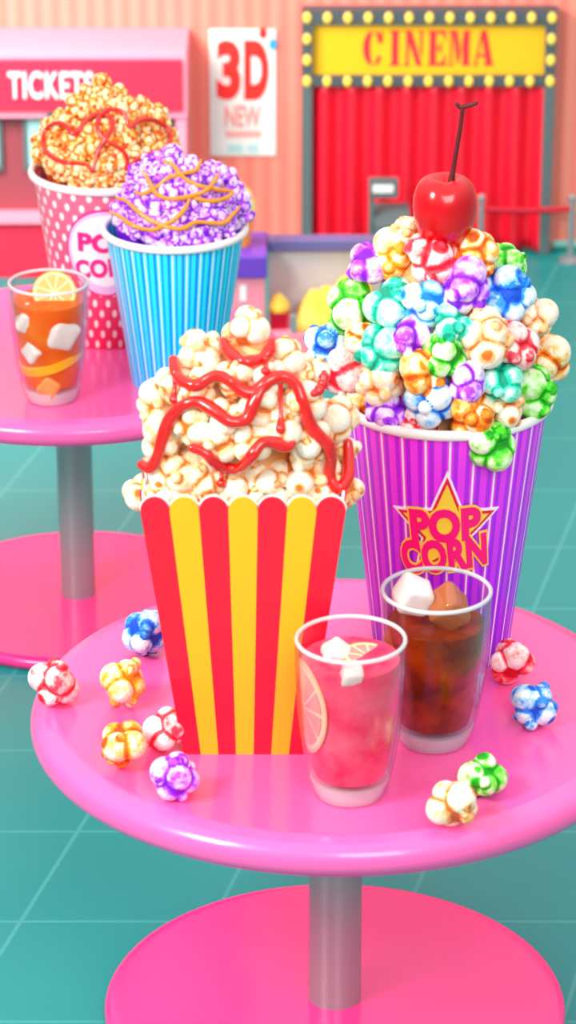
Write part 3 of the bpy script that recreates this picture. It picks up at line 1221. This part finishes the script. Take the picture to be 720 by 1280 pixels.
# cherry
pc = mdA.place(556, 262)
pc = PY(556, 262, cA.y - .05)
kc = m_px(pc)
ch = empty('cherry', pc, 'shiny red cherry with stem on top of the rainbow popcorn', 'cherry')
Rc = 40 * kc
prof = [(0, -1.12), (.28, -1.1), (.55, -.98), (.8, -.7), (.95, -.3), (1.0, .1), (.97, .45), (.85, .75), (.66, .93), (.45, .98), (.25, .9), (.1, .78), (0, .74)]
prof = [(a * Rc, b_ * Rc * 1.08) for a, b_ in catmull(prof, 4)]
prof = [(max(0, a), b_) for a, b_ in prof]
bmc = lathe(prof, 64)
for v in bmc.verts:                   # faint cleft
    a = math.atan2(v.co.x, -v.co.y)
    v.co *= 1 - .05 * math.exp(-(a / .35) ** 2) * max(0, v.co.z / Rc)
finish(bmc, 'cherry_flesh', M['cherry'], ch, True)
def off(px, py, dy=0):
    return PY(px, py, pc.y + dy) - pc
b = bmesh.new()
st_pts = [off(562, 236), off(566, 215), off(571, 185), off(576, 155), off(578, 136)]
tube(b, catmull(st_pts, 5), 3.0 * kc, 10, taper=lambda t: 1.45 - .7 * t if t < .25 else 1.2 - .25 * t)
stm = finish(b, 'stem', M['cherry_stem'], ch, True)
b = bmesh.new()
tube(b, catmull([off(571, 130), off(575, 134), off(584, 132.5), off(595, 129)], 5), 2.9 * kc, 10)
finish(b, 'stem_tip', M['cherry_stem'], stm, True)

# --- heap over the striped box -------------------------------------
mdD = Mound(fb.x, cyD, wp(fb.x, cyD, [(660, 108), (600, 112), (560, 112), (520, 108), (480, 98), (450, 80), (425, 52), (408, 26), (398, 1)]), dy=.72, power=2.4)
big = [
    (306, 412, 30, 'topmost kernel of the heap'), (250, 442, 30, 'kernel at the heap upper left shoulder'),
    (358, 446, 26, 'kernel right of the topmost one'), (384, 466, 27, 'kernel at the upper right edge'),
    (296, 470, 28, 'kernel just under the curved ketchup smile'), (336, 470, 26, 'kernel under the right end of the ketchup smile'),
    (220, 478, 26, 'kernel beside the blue bucket foot'), (197, 500, 28, 'kernel at the left edge under the blue bucket'),
    (246, 488, 28, 'kernel below the left shoulder'), (375, 505, 30, 'kernel inside the right bend of the long drizzle'),
    (417, 522, 31, 'kernel touching the golden orange one of the purple bucket'), (325, 506, 29, 'kernel where the long drizzles join'),
    (285, 520, 28, 'kernel in the loop between the long drizzles'), (243, 528, 30, 'kernel on the left under the lower drizzle'),
    (204, 547, 31, 'kernel at the left edge above the drizzle end'), (350, 534, 28, 'kernel right of the middle drip'),
    (316, 552, 29, 'kernel above the short wavy drizzle'), (271, 552, 29, 'kernel left of the short wavy drizzle'),
    (388, 552, 31, 'kernel on the right beside the long drizzle'), (421, 560, 29, 'kernel in the hook of the long drizzle'),
    (221, 590, 33, 'big kernel above the leftmost yellow stripe'), (180, 617, 28, 'kernel spilling over the left corner of the box'),
    (256, 600, 29, 'kernel below the left end of the short drizzle'), (292, 604, 29, 'kernel below the hanging drip'),
    (334, 600, 31, 'kernel above the fifth stripe'), (376, 592, 33, 'big kernel above the sixth stripe'),
    (412, 596, 29, 'kernel above the right red stripe'), (430, 612, 24, 'kernel spilling over the right corner of the box'),
    (205, 630, 24, 'kernel peeping over the first red scallop'), (238, 634, 24, 'kernel between the second and third scallops'),
    (275, 634, 24, 'kernel between the third and fourth scallops'), (314, 636, 24, 'kernel between the fourth and fifth scallops'),
    (350, 634, 24, 'kernel behind the fifth red scallop'), (388, 632, 24, 'kernel between the sixth and last scallops'),
]
heapD = []
for i, (px, py, r, lb_) in enumerate(big):
    p = mdD.place(px, py)
    if py > 585 and 190 < px < 424:
        p = PY(px, min(py, 630), max(p.y, yft + .012 + r * kF * 1.05))
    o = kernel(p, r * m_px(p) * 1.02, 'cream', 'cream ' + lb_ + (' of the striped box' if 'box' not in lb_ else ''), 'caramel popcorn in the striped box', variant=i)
    heapD.append(o)
for i in range(8):
    px = 200 + 29 * i
    p = PY(px, 614 + (i % 2) * 8, yft + .055)
    kernel(p, 21 * m_px(p), 'cream', 'cream kernel in the lowest row just behind the front scallops', 'caramel popcorn in the striped box', variant=i + 2)
heap_core(mdD, .040, .012, 'cream', 'cream popcorn packed beneath the loose kernels of the striped box', seed=3, puff=.3)


# --- small kernel heaps on the far table ----------------------------
ORD = ['first', 'second', 'third', 'fourth', 'fifth', 'sixth', 'seventh', 'eighth', 'ninth', 'tenth', 'eleventh', 'twelfth', 'thirteenth', 'fourteenth', 'fifteenth', 'sixteenth', 'seventeenth']


def small_heap(md, cup_, rows, color, r0, what, group, alt=None):
    out = []
    for ri, (y, xa, xb_) in enumerate(rows):
        n_ = max(1, round((xb_ - xa) / 15.0))
        mid = (xa + xb_) / 2
        for i in range(n_ + 1):
            t = i / n_
            px = xa + (xb_ - xa) * t
            sag = 0
            if ri > 3:
                sag = (1 - (2 * t - 1) ** 2) * min(22, (ri - 3) * 5.5)
            px += random.uniform(-2.5, 2.5)
            py = y + sag + random.uniform(-3, 3)
            p = md.place(px, py)
            r = r0 * random.uniform(.85, 1.15) * m_px(p)
            nm = '%s, %s from left, %s row down' % (what, ORD[i], ORD[ri])
            p = tuck(p + Vector((0, random.uniform(-.006, .006), 0)), cup_[0], TZ + cup_[1], cup_[2], r)
            out.append(kernel(p, r, color if not alt or random.random() > .3 else alt, nm, group, small=True, variant=random.randrange(6)))
    return out


mdB = Mound(cB.x, cB.y, wp(cB.x, cB.y, [(228, 76), (213, 80), (198, 82), (180, 80), (160, 70), (140, 56), (125, 40), (112, 18), (106, 1)]))
heapB = small_heap(mdB, (cB, HB, rtB), [(104, 126, 130), (116, 108, 150), (129, 92, 176), (142, 74, 198), (155, 64, 206), (167, 56, 212), (178, 54, 214), (189, 52, 216), (199, 52, 212), (209, 64, 205)],
                   'golden', 12.5, 'golden kernel of the pink bucket', 'golden popcorn in the pink bucket')
heap_core(mdB, .012, .006, 'golden', 'golden popcorn packed under the loose kernels of the pink bucket', seed=5, puff=.3)
mdC = Mound(cC.x, cC.y, wp(cC.x, cC.y, [(300, 72), (285, 78), (270, 80), (252, 72), (235, 60), (218, 44), (205, 28), (197, 14), (192, 1)]))
heapC = small_heap(mdC, (cC, HC, rtC), [(192, 213, 217), (203, 186, 240), (214, 172, 276), (225, 168, 288), (237, 160, 296), (248, 154, 300), (259, 148, 304), (270, 150, 305), (280, 158, 298), (288, 172, 284)],
                   'purple', 12.0, 'purple kernel of the blue bucket', 'purple popcorn in the blue bucket')
heap_core(mdC, .012, .006, 'purple', 'purple popcorn packed under the loose kernels of the blue bucket', seed=8, puff=.3)

# --- loose kernels lying on the near table --------------------------
loose = [
    (183, 789, 30, 'blue', 'loose blue kernel on the table behind the left side of the striped box', 0),
    (155, 852, 29, 'yellow', 'loose yellow kernel on the table in front of the blue one', 1),
    (67, 853, 29, 'red', 'loose red kernel at the left edge of the table', 2),
    (153, 929, 30, 'orange', 'loose orange kernel on the table left of the striped box corner', 3),
    (207, 911, 28, 'red', 'loose pinkish red kernel touching the left bottom corner of the striped box', 4),
    (220, 973, 29, 'purple', 'loose purple kernel on the table in front of the striped box corner', 5),
    (638, 828, 28, 'red', 'loose red kernel on the table beside the foot of the purple bucket', 0),
    (666, 881, 29, 'blue', 'loose blue kernel near the right edge of the table', 1),
    (601, 970, 29, 'green', 'loose green kernel on the table in front of the cola glass', 2),
    (567, 1004, 31, 'tan', 'loose tan kernel nearest the front rim, beside the green one', 3),
]
for px, py, r, c, lb_, vr in loose:
    p = PZ(px, py, TZ + .04)
    rr = r * m_px(p) * 1.06
    rot = (random.uniform(0, 6.28), random.uniform(0, 6.28), random.uniform(0, 6.28))
    zmin = (KPTS[vr] @ np.array(Euler(rot).to_matrix())[2]).min() * rr
    zz = TZ - zmin + .0005
    if px < 100: zz += .003
    p = PZ(px, py, zz)
    kernel(p, rr, c, lb_, 'loose kernels on the near table', rot=rot, variant=vr)

# ================================================================== SAUCES
bpy.context.view_layer.update()


def bvh_of(objs):
    V, Fc = [], []
    for o in objs:
        mw = o.matrix_basis if o.parent is None else o.matrix_world
        n0 = len(V)
        V += [mw @ v.co for v in o.data.vertices]
        Fc += [tuple(n0 + i for i in f.vertices) for f in o.data.polygons]
    return BVHTree.FromPolygons(V, Fc)


def sauce(paths, rad_px, bvh, md, zoom, mt, name, label, cat, group=None, smooth=10, sink=.35, flat=None):
    """each path: zoomed pixel points, radius factor, taper kind"""
    ox_, oy_, sc_z = zoom
    bm = bmesh.new()
    for pts, rf in paths:
        pp = catmull([(ox_ + x * sc_z, oy_ + y * sc_z) for x, y in pts], 10)
        # resample evenly
        q = [pp[0]]
        for a in pp[1:]:
            while math.dist(a, q[-1]) > 2.0:
                d_ = math.dist(a, q[-1])
                q.append((q[-1][0] + (a[0] - q[-1][0]) * 2.0 / d_, q[-1][1] + (a[1] - q[-1][1]) * 2.0 / d_))
        ts = []
        for x, y in q:
            d = ray(x, y)
            h_ = bvh.ray_cast(CAM, d)
            if h_[0] is not None:
                ts.append(h_[3])
            else:
                ts.append(None)
        good = [t for t in ts if t is not None]
        if not good:
            good = [(md.place(*q[0]) - CAM).length]
        last = good[0]
        for i, t in enumerate(ts):
            if t is None:
                ts[i] = last
            last = ts[i]
        # hug the kernels: local nearest, then smooth
        n_ = len(ts)
        mn = [min(ts[max(0, i - 5):i + 6]) for i in range(n_)]
        sm = [sum(mn[max(0, i - smooth):i + smooth + 1]) / len(mn[max(0, i - smooth):i + smooth + 1]) for i in range(n_)]
        P_ = []
        for (x, y), t in zip(q, sm):
            d = ray(x, y)
            P_.append(CAM + d * (t - rad_px * rf * (1 - sink) * .5 * kF))
        r = rad_px * rf * m_px(P_[0])
        rnd = random.Random(len(P_))
        ph = rnd.uniform(0, 6)
        if rf < .6:   # a drip: thin with a drop at its end
            tube(bm, P_, r, 12, taper=lambda t: 1.1 - .35 * math.sin(PI * min(1, t * 1.1)) + (.9 * max(0, t - .75) / .25))
        else:
            tube(bm, P_, r, 16, taper=lambda t: (.72 + .28 * min(1, t * 8, (1 - t) * 10)) * (1 + .10 * math.sin(t * 21 + ph)))
    o = finish(bm, name, mt, smooth=True)
    return tag(o, label, cat, group)


bvD = bvh_of(heapD + heapA)
Z3 = (150, 380, .4167)
sauce([([(160, 168), (168, 205), (190, 232), (230, 243), (285, 215), (325, 228), (370, 262), (410, 262), (450, 227), (495, 218), (530, 245), (550, 300), (570, 360), (598, 398), (625, 425), (632, 470), (630, 520), (655, 555), (682, 520), (686, 470), (684, 415)], 1.0),
       ([(66, 482), (90, 492), (112, 460), (125, 410), (148, 350), (180, 310), (230, 293), (280, 318), (330, 352), (380, 345), (400, 300), (425, 255)], 1.0),
       ([(161, 200), (163, 240), (163, 288)], .42), ([(480, 240), (483, 300), (482, 376)], .42)],
      8.2, bvD, mdD, Z3, M['ketchup'], 'ketchup_drizzle', 'long forked ketchup drizzle snaking across the striped box heap', 'sauce', 'ketchup on the striped box heap')
sauce([([(218, 432), (255, 446), (285, 475), (320, 492), (362, 490), (395, 455), (425, 418), (460, 414), (500, 430), (517, 418)], .95), ([(305, 492), (305, 515), (304, 538)], .42)],
      8.2, bvD, mdD, Z3, M['ketchup'], 'ketchup_drizzle', 'short wavy ketchup drizzle low on the striped box heap', 'sauce', 'ketchup on the striped box heap')
sauce([([(311, 112), (330, 148), (368, 172), (415, 168), (445, 145), (455, 110)], .95), ([(436, 165), (438, 185), (436, 202)], .42)],
      8.2, bvD, mdD, Z3, M['ketchup'], 'ketchup_drizzle', 'smile-shaped ketchup drizzle on the topmost kernel', 'sauce', 'ketchup on the striped box heap')
sauce([([(582, 268), (600, 255), (611, 230), (612, 205)], .8)],
      8.2, bvD, mdD, Z3, M['ketchup'], 'ketchup_drizzle', 'short ketchup curl where the two heaps meet', 'sauce', 'ketchup on the striped box heap')

bvB = bvh_of(heapB)
Z1 = (20, 80, .2917)
sauce([([(322, 462), (302, 432), (200, 418), (140, 388), (114, 335), (130, 278), (175, 252), (215, 265), (242, 300), (270, 285), (300, 242), (350, 212), (400, 225), (415, 265), (390, 312), (352, 370), (338, 425), (324, 462)], 1)],
      2.9, bvB, mdB, Z1, M['ketchup'], 'sauce_heart', 'left one of two linked red sauce hearts on golden popcorn', 'sauce', 'sauce hearts', smooth=7)
sauce([([(470, 452), (476, 405), (450, 365), (385, 325), (350, 280), (358, 225), (400, 195), (450, 202), (476, 238), (487, 272), (530, 242), (590, 240), (648, 275), (664, 320), (640, 365), (590, 380), (530, 402), (472, 450)], 1)],
      2.9, bvB, mdB, Z1, M['ketchup'], 'sauce_heart', 'right one of two linked red sauce hearts on golden popcorn', 'sauce', 'sauce hearts', smooth=7)
bvC = bvh_of(heapC)
Z2 = (120, 180, .2917)
strings = [
    ([(62, 292), (100, 310), (160, 350), (230, 368), (280, 355), (340, 320), (380, 280), (400, 235)], 'lowest left caramel string sweeping up to the middle of the purple popcorn'),
    ([(92, 232), (130, 245), (180, 290), (240, 330), (320, 360), (380, 360), (430, 335), (540, 340), (580, 310), (618, 266)], 'longest caramel string running along the front of the purple popcorn'),
    ([(202, 118), (230, 165), (260, 215), (320, 235), (400, 225), (470, 200), (500, 170), (528, 122)], 'caramel string dipping from the upper left across the purple popcorn'),
    ([(288, 72), (330, 90), (370, 140), (430, 175), (520, 195), (590, 202)], 'caramel string running from the peak down to the right'),
    ([(168, 205), (200, 215), (260, 185), (310, 145), (380, 125), (430, 110), (450, 66)], 'caramel string climbing from the left edge to the peak'),
    ([(402, 225), (450, 238), (500, 245), (560, 230), (590, 206)], 'short caramel string at the right of the purple popcorn')]
for pts, lb_ in strings:
    sauce([(pts, 1)], 2.9, bvC, mdC, Z2, M['caramel'], 'caramel_string', lb_, 'sauce', 'caramel strings', smooth=7)


# ================================================================== GLASSES
def clear_glass():
    m = bpy.data.materials.new('clear_glass')
    m.use_nodes = True
    t = m.node_tree
    t.nodes.clear()
    out = t.nodes.new('ShaderNodeOutputMaterial')
    tr = t.nodes.new('ShaderNodeBsdfTransparent')
    tr.inputs[0].default_value = (.985, .99, .99, 1)
    gl = t.nodes.new('ShaderNodeBsdfGlossy')
    gl.inputs['Roughness'].default_value = .06
    gl.inputs[0].default_value = (.72, .78, .8, 1)
    lw = t.nodes.new('ShaderNodeLayerWeight')      # Schlick reflectance, the same from inside and outside
    lw.inputs[0].default_value = .5
    pw_ = t.nodes.new('ShaderNodeMath')
    pw_.operation = 'POWER'
    pw_.inputs[1].default_value = 2.6
    t.links.new(lw.outputs['Facing'], pw_.inputs[0])
    fr_ = t.nodes.new('ShaderNodeMath')
    fr_.operation = 'MULTIPLY_ADD'
    fr_.inputs[1].default_value = .8
    fr_.inputs[2].default_value = .008
    t.links.new(pw_.outputs[0], fr_.inputs[0])
    mx = t.nodes.new('ShaderNodeMixShader')
    t.links.new(fr_.outputs[0], mx.inputs[0])
    t.links.new(tr.outputs[0], mx.inputs[1])
    t.links.new(gl.outputs[0], mx.inputs[2])
    t.links.new(mx.outputs[0], out.inputs[0])
    return m


def liquid_mat(name, body, tint, alpha, swirl=None, rough=.15, zramp=None, H=1):
    m = mat(name, body, rough, coat=.0, spec=.2)
    n = NT(m)
    ov, ox, oy, oz = n.obj()
    if swirl:
        c = n.mix(n.ramp(n.noise(ov, 14, 4, .6), [(.35, '#000000'), (.7, '#ffffff')]), body, swirl)
        n.link(c, n.b.inputs['Base Color'])
    t = m.node_tree
    tr = t.nodes.new('ShaderNodeBsdfTransparent')
    tr.inputs[0].default_value = lin(tint)
    mx = t.nodes.new('ShaderNodeMixShader')
    mx.inputs[0].default_value = alpha
    out = t.nodes['Material Output']
    t.links.new(tr.outputs[0], mx.inputs[1])
    t.links.new(n.b.outputs[0], mx.inputs[2])
    t.links.new(mx.outputs[0], out.inputs[0])
    return m


M['glass'] = clear_glass()
M['glass_base'] = mat('glass_base', '#eef2f6', .08, coat=.6)
M['glass_base'].node_tree.nodes['Principled BSDF'].inputs['Alpha'].default_value = .5
M['glass_rim'] = mat('glass_rim', '#dfeaea', .1, coat=.5)
M['glass_rim'].node_tree.nodes['Principled BSDF'].inputs['Alpha'].default_value = .6
M['ice'] = mat('ice', '#fff8f2', .12, coat=.4)
M['ice'].node_tree.nodes['Principled BSDF'].inputs['Alpha'].default_value = .72
M['rind'] = mat('orange_rind', '#ffb000', .4)
M['pulp'] = mat('citrus_pulp', '#ffb45a', .35)
M['pith'] = mat('citrus_pith', '#ffe9b0', .45)
M['pinkpulp'] = mat('pink_citrus_pulp', '#ff9088', .35)
M['pinkrind'] = mat('pink_citrus_rind', '#ffb08a', .4)

GP = [(0, .62), (.03, .67), (.10, .735), (.22, .82), (.40, .905), (.60, .965), (.80, .995), (1, 1.0)]


def gr(t):
    for (a, ra), (b_, rb_) in zip(GP[:-1], GP[1:]):
        if a <= t <= b_:
            return ra + (rb_ - ra) * (t - a) / (b_ - a)
    return 1


def glass(px, pyb, pyt, rt_px, label, drink, dname, dlabel, fill_py):
    c = PZ(px, pyb, TZ)
    H = z_at(c.x, c.y, pyt) - TZ
    R = rt_px * m_px((c.x, c.y, TZ + H))
    g = empty('drinking_glass', c, label, 'glass', 'tumblers of iced drink')
    th = R * .055
    outer = [(0, .001)] + [(gr(t / 30) * R * (1 if t else .94), max(.001, H * t / 30)) for t in range(31)]
    zb_ = .125
    inner = [((gr(1 - t / 24 * (1 - zb_))) * R - th, H * (1 - t / 24 * (1 - zb_))) for t in range(25)]
    inner += [(gr(zb_) * R * .7, H * (zb_ - .012)), (0, H * (zb_ - .015))]
    finish(lathe(outer + inner, 96), 'glass_wall', M['glass'], g, True, angle=50)
    rp = [(R - th * .5 + th * .75 * math.cos(a), H + th * .75 * math.sin(a)) for a in [2 * PI * i / 12 for i in range(12)]]
    finish(lathe(rp, 96, closed=True), 'rim', M['glass_rim'], g, True)
    bpf = [(0, .003)] + [(gr(t) * R * .985, H * t + .002) for t in (.0, .03, .06, .09, .105)] + [(gr(.1) * R * .7, H * .108), (0, H * .10)]
    finish(lathe(bpf, 72), 'thick_base', M['glass_base'], g, True, angle=50)
    zf = z_at(c.x, c.y, fill_py) - TZ
    tf = zf / H
    lp = [(0, H * (zb_ + .004)), (gr(zb_) * R * .68, H * (zb_ + .006))]
    for i in range(21):
        t = zb_ + .02 + (tf - zb_ - .02) * i / 20
        lp.append((gr(t) * R - th * 2.1, H * t))
    lp += [(0, zf)]
    lq = finish(lathe(lp, 96), dname, drink, None, True, loc=c, angle=50)
    tag(lq, dlabel, 'drink')
    return c, H, R, zf


def ice(p, s, rot, label, group):
    b = bmesh.new()
    bmesh.ops.create_cube(b, size=1)
    bmesh.ops.bevel(b, geom=b.edges[:], offset=.26, segments=5, affect='EDGES', profile=.55)
    for v in b.verts:
        v.co += Vector((mnoise.noise(v.co * 2 + p * 9), mnoise.noise(v.co * 2 + p * 7 + Vector((5, 0, 0))), mnoise.noise(v.co * 2 + Vector((0, 9, 0))))) * .10
        v.co *= s
    o = finish(b, 'ice_cube', M['ice'], None, True, loc=p)
    o.rotation_euler = rot
    return tag(o, label, 'ice cube', group)


def slice_(p, r, rot, pulp, rind, label, group=None, th=.006):
    """citrus wheel: pulp mesh owner with pith segments, rind child"""
    t = empty('citrus_slice', p, label, 'citrus slice', group)
    t.rotation_euler = rot
    finish(lathe([(0, -th / 2), (r * .93, -th / 2), (r * .93, th / 2), (0, th / 2)], 48), 'pith', M['pith'], t, True, angle=40)
    b = bmesh.new()
    for i in range(9):
        a0 = 2 * PI * i / 9 + .05
        a1 = 2 * PI * (i + 1) / 9 - .05
        for s in (-1, 1):
            pts = [(.10 * r, (a0 + a1) / 2)] + [(.82 * r, a0 + (a1 - a0) * k_ / 6) for k_ in range(7)]
            vs = [b.verts.new((q * math.cos(a), q * math.sin(a), s * th * .56)) for q, a in pts]
            vs2 = [b.verts.new((q * math.cos(a), q * math.sin(a), s * th * .30)) for q, a in pts]
            b.faces.new(vs)
            b.faces.new(vs2[::-1])
            for k_ in range(len(vs)):
                j = (k_ + 1) % len(vs)
                b.faces.new((vs[k_], vs[j], vs2[j], vs2[k_]))
    finish(b, 'pulp', pulp, t)
    finish(lathe([(r * .92, -th * .5), (r, -th * .4), (r, th * .4), (r * .92, th * .5)], 48, closed=True), 'rind', rind, t, True, angle=50)
    return t


lpink = liquid_mat('pink_lemonade', '#ff2c60', '#ff7090', .8, '#ff6c8a')
lcola = liquid_mat('cola', '#a83a08', '#d07030', .95, '#561604')
ltea = liquid_mat('iced_tea', '#ff861a', '#ffa850', .68, '#f05006')

def in_glass(c, H, R, px, py, s_, k=.93):
    """point inside the tumbler seen at (px, py), its near side against the front wall"""
    q = PY(px, py, c.y - R * .5)
    for _ in range(6):
        rho = max(.01, k * gr(max(0, min(1, (q.z - TZ) / H))) * R - s_ * .5)
        dx = max(-rho * .98, min(rho * .98, q.x - c.x))
        q = PY(px, py, c.y - math.sqrt(rho * rho - dx * dx))
    q.x = c.x + dx
    return q


# iced tea, far table
c, H, R, zf = glass(65, 497, 353, 50.5, 'tumbler of orange iced tea at the left on the farther table', ltea, 'iced_tea', 'orange iced tea filling the far tumbler', 374)
k_ = m_px(c)
o_ = lambda px, py, dy: PY(px, py, c.y + dy)
for px, py, s_, rt_, lb_ in ((37, 400, .062, (.3, .5, .2), 'rounded ice cube at the upper left of the iced tea'),
                             (74, 414, .080, (.2, .3, .5), 'largest ice cube in the middle of the iced tea'),
                             (44, 438, .056, (.7, .2, .9), 'lower left ice cube in the iced tea'),
                             (62, 480, .055, (.2, .6, .1), 'ice cube at the bottom of the iced tea')):
    q_ = ice(in_glass(c, H, R, px, py, s_), s_, rt_, lb_, 'ice in the iced tea')
    if py > 470:
        M['icet'] = mat('orange_ice', '#ff9a4a', .12, coat=.4)
        q_.data.materials[0] = M['icet']
slice_(o_(68, 366, .0), 27 * k_, (1.15, .0, .05), M['pulp'], M['rind'], 'orange slice standing above the iced tea surface', 'citrus in the iced tea', .007)
zsl = .36
slice_(Vector((c.x, c.y, TZ + H * zsl)), gr(zsl) * R * .925, (.10, -.30, .0), M['pulp'], M['rind'], 'thick orange slice sunk level across the middle of the iced tea', 'citrus in the iced tea', .026)

# cola, near table
c, H, R, zf = glass(542, 924, 738, 69.5, 'tumbler of dark cola with ice in front of the purple bucket', lcola, 'cola', 'dark brown cola filling the tumbler by the purple bucket', 776)
k_ = m_px(c)
ice(o_(517, 744, -.01), .066, (.3, .4, .3), 'clear rounded ice cube poking out of the cola on the left', 'ice in the cola')
M['iceb'] = mat('amber_ice', '#b8683a', .1, coat=.6)
M['iceb'].node_tree.nodes['Principled BSDF'].inputs['Alpha'].default_value = .8
i2 = ice(o_(560, 760, -.02), .072, (.5, .75, .5), 'amber ice cube poking out of the cola on the right', 'ice in the cola')
i2.data.materials[0] = M['iceb']
i3 = ice(in_glass(c, H, R, 497, 800, .05), .05, (.2, .3, .9), 'sunken ice cube against the left wall of the cola', 'ice in the cola')
i3.data.materials[0] = M['iceb']

# pink lemonade, near table
c, H, R, zf = glass(437, 990, 799, 70, 'tumbler of pink lemonade nearest the front of the table', lpink, 'pink_lemonade', 'fizzy pink lemonade filling the front tumbler', 822)
k_ = m_px(c)
wh = slice_(Vector(c), 56 * k_, (0, 0, 0), M['pinkpulp'], M['pinkrind'], 'large citrus wheel curled against the left wall of the lemonade', 'citrus in the lemonade', .004)
zmid = z_at(c.x, c.y - R, 905) - TZ
M['pinkpith'] = mat('pink_citrus_pith', '#ffc8b0', .45)
for part in wh.children:                 # the limp slice lies curled along the inside of the glass
    if part.name.startswith('pith'):
        part.data.materials[0] = M['pinkpith']
    for v in part.data.vertices:
        u, w_, nrm_ = v.co.x * .74, v.co.y * 1.12, v.co.z
        zz = zmid + w_
        rho = R * (gr(max(0, min(1, zz / H))) - .082) + nrm_
        an = -1.22 + u / (R * .85)
        v.co = (rho * math.sin(an), -rho * math.cos(an), zz)
slice_(o_(462, 822, .01), 34 * k_, (.12, .1, .3), M['pinkpulp'], M['rind'], 'thin citrus slice floating at the lemonade surface', 'citrus in the lemonade', .006)
ice(in_glass(c, H, R, 440, 843, .04), .04, (.4, .2, .2), 'small ice cube against the front wall of the lemonade', 'ice in the lemonade')
ice(o_(420, 818, .02), .05, (.5, .6, .2), 'ice cube at the back of the lemonade surface', 'ice in the lemonade')

# ================================================================== LIGHT
def area(name, loc, target, size, power, color, sizey=None):
    ld = bpy.data.lights.new(name, 'AREA')
    ld.shape = 'RECTANGLE' if sizey else 'SQUARE'
    ld.size = size
    if sizey:
        ld.size_y = sizey
    ld.energy = power
    ld.color = color
    o = bpy.data.objects.new(name, ld)
    COL.objects.link(o)
    o.location = loc
    o.rotation_euler = (Vector(target) - Vector(loc)).to_track_quat('-Z', 'Y').to_euler()
    return o


area('key_light', (-3.2, 3.2, 4.2), (.1, 6.2, .8), 1.4, 250, (1, .97, .93))
area('front_light', (1.2, .6, 4.6), (0, 6.5, .8), 2.2, 140, (1, .98, .97))
area('wall_fill_light', (-1.5, 9.4, 2.2), (-.7, YW, .9), 1.0, 85, (1, .93, .88))  # unseen lamp, added to brighten the left of the back wall
w = bpy.data.worlds.new('world')
SC.world = w
w.use_nodes = True
t_ = w.node_tree
bg = t_.nodes['Background']
tc = t_.nodes.new('ShaderNodeTexCoord')
sx = t_.nodes.new('ShaderNodeSeparateXYZ')
t_.links.new(tc.outputs['Generated'], sx.inputs[0])
rp_ = t_.nodes.new('ShaderNodeValToRGB')
el = rp_.color_ramp.elements
el[0].position, el[0].color = 0.0, (.42, .36, .38, 1)
el[1].position, el[1].color = .75, (1.25, 1.22, 1.22, 1)
t_.links.new(sx.outputs[2], rp_.inputs[0])
t_.links.new(rp_.outputs[0], bg.inputs[0])
bg.inputs[1].default_value = 1.0

SC.view_settings.view_transform = 'Standard'
SC.view_settings.look = 'None'
SC.view_settings.gamma = 1
SC.view_settings.use_curve_mapping = False
SC.view_settings.exposure = 0.12
SC.cycles.use_denoising = True
SC.cycles.transparent_max_bounces = 24
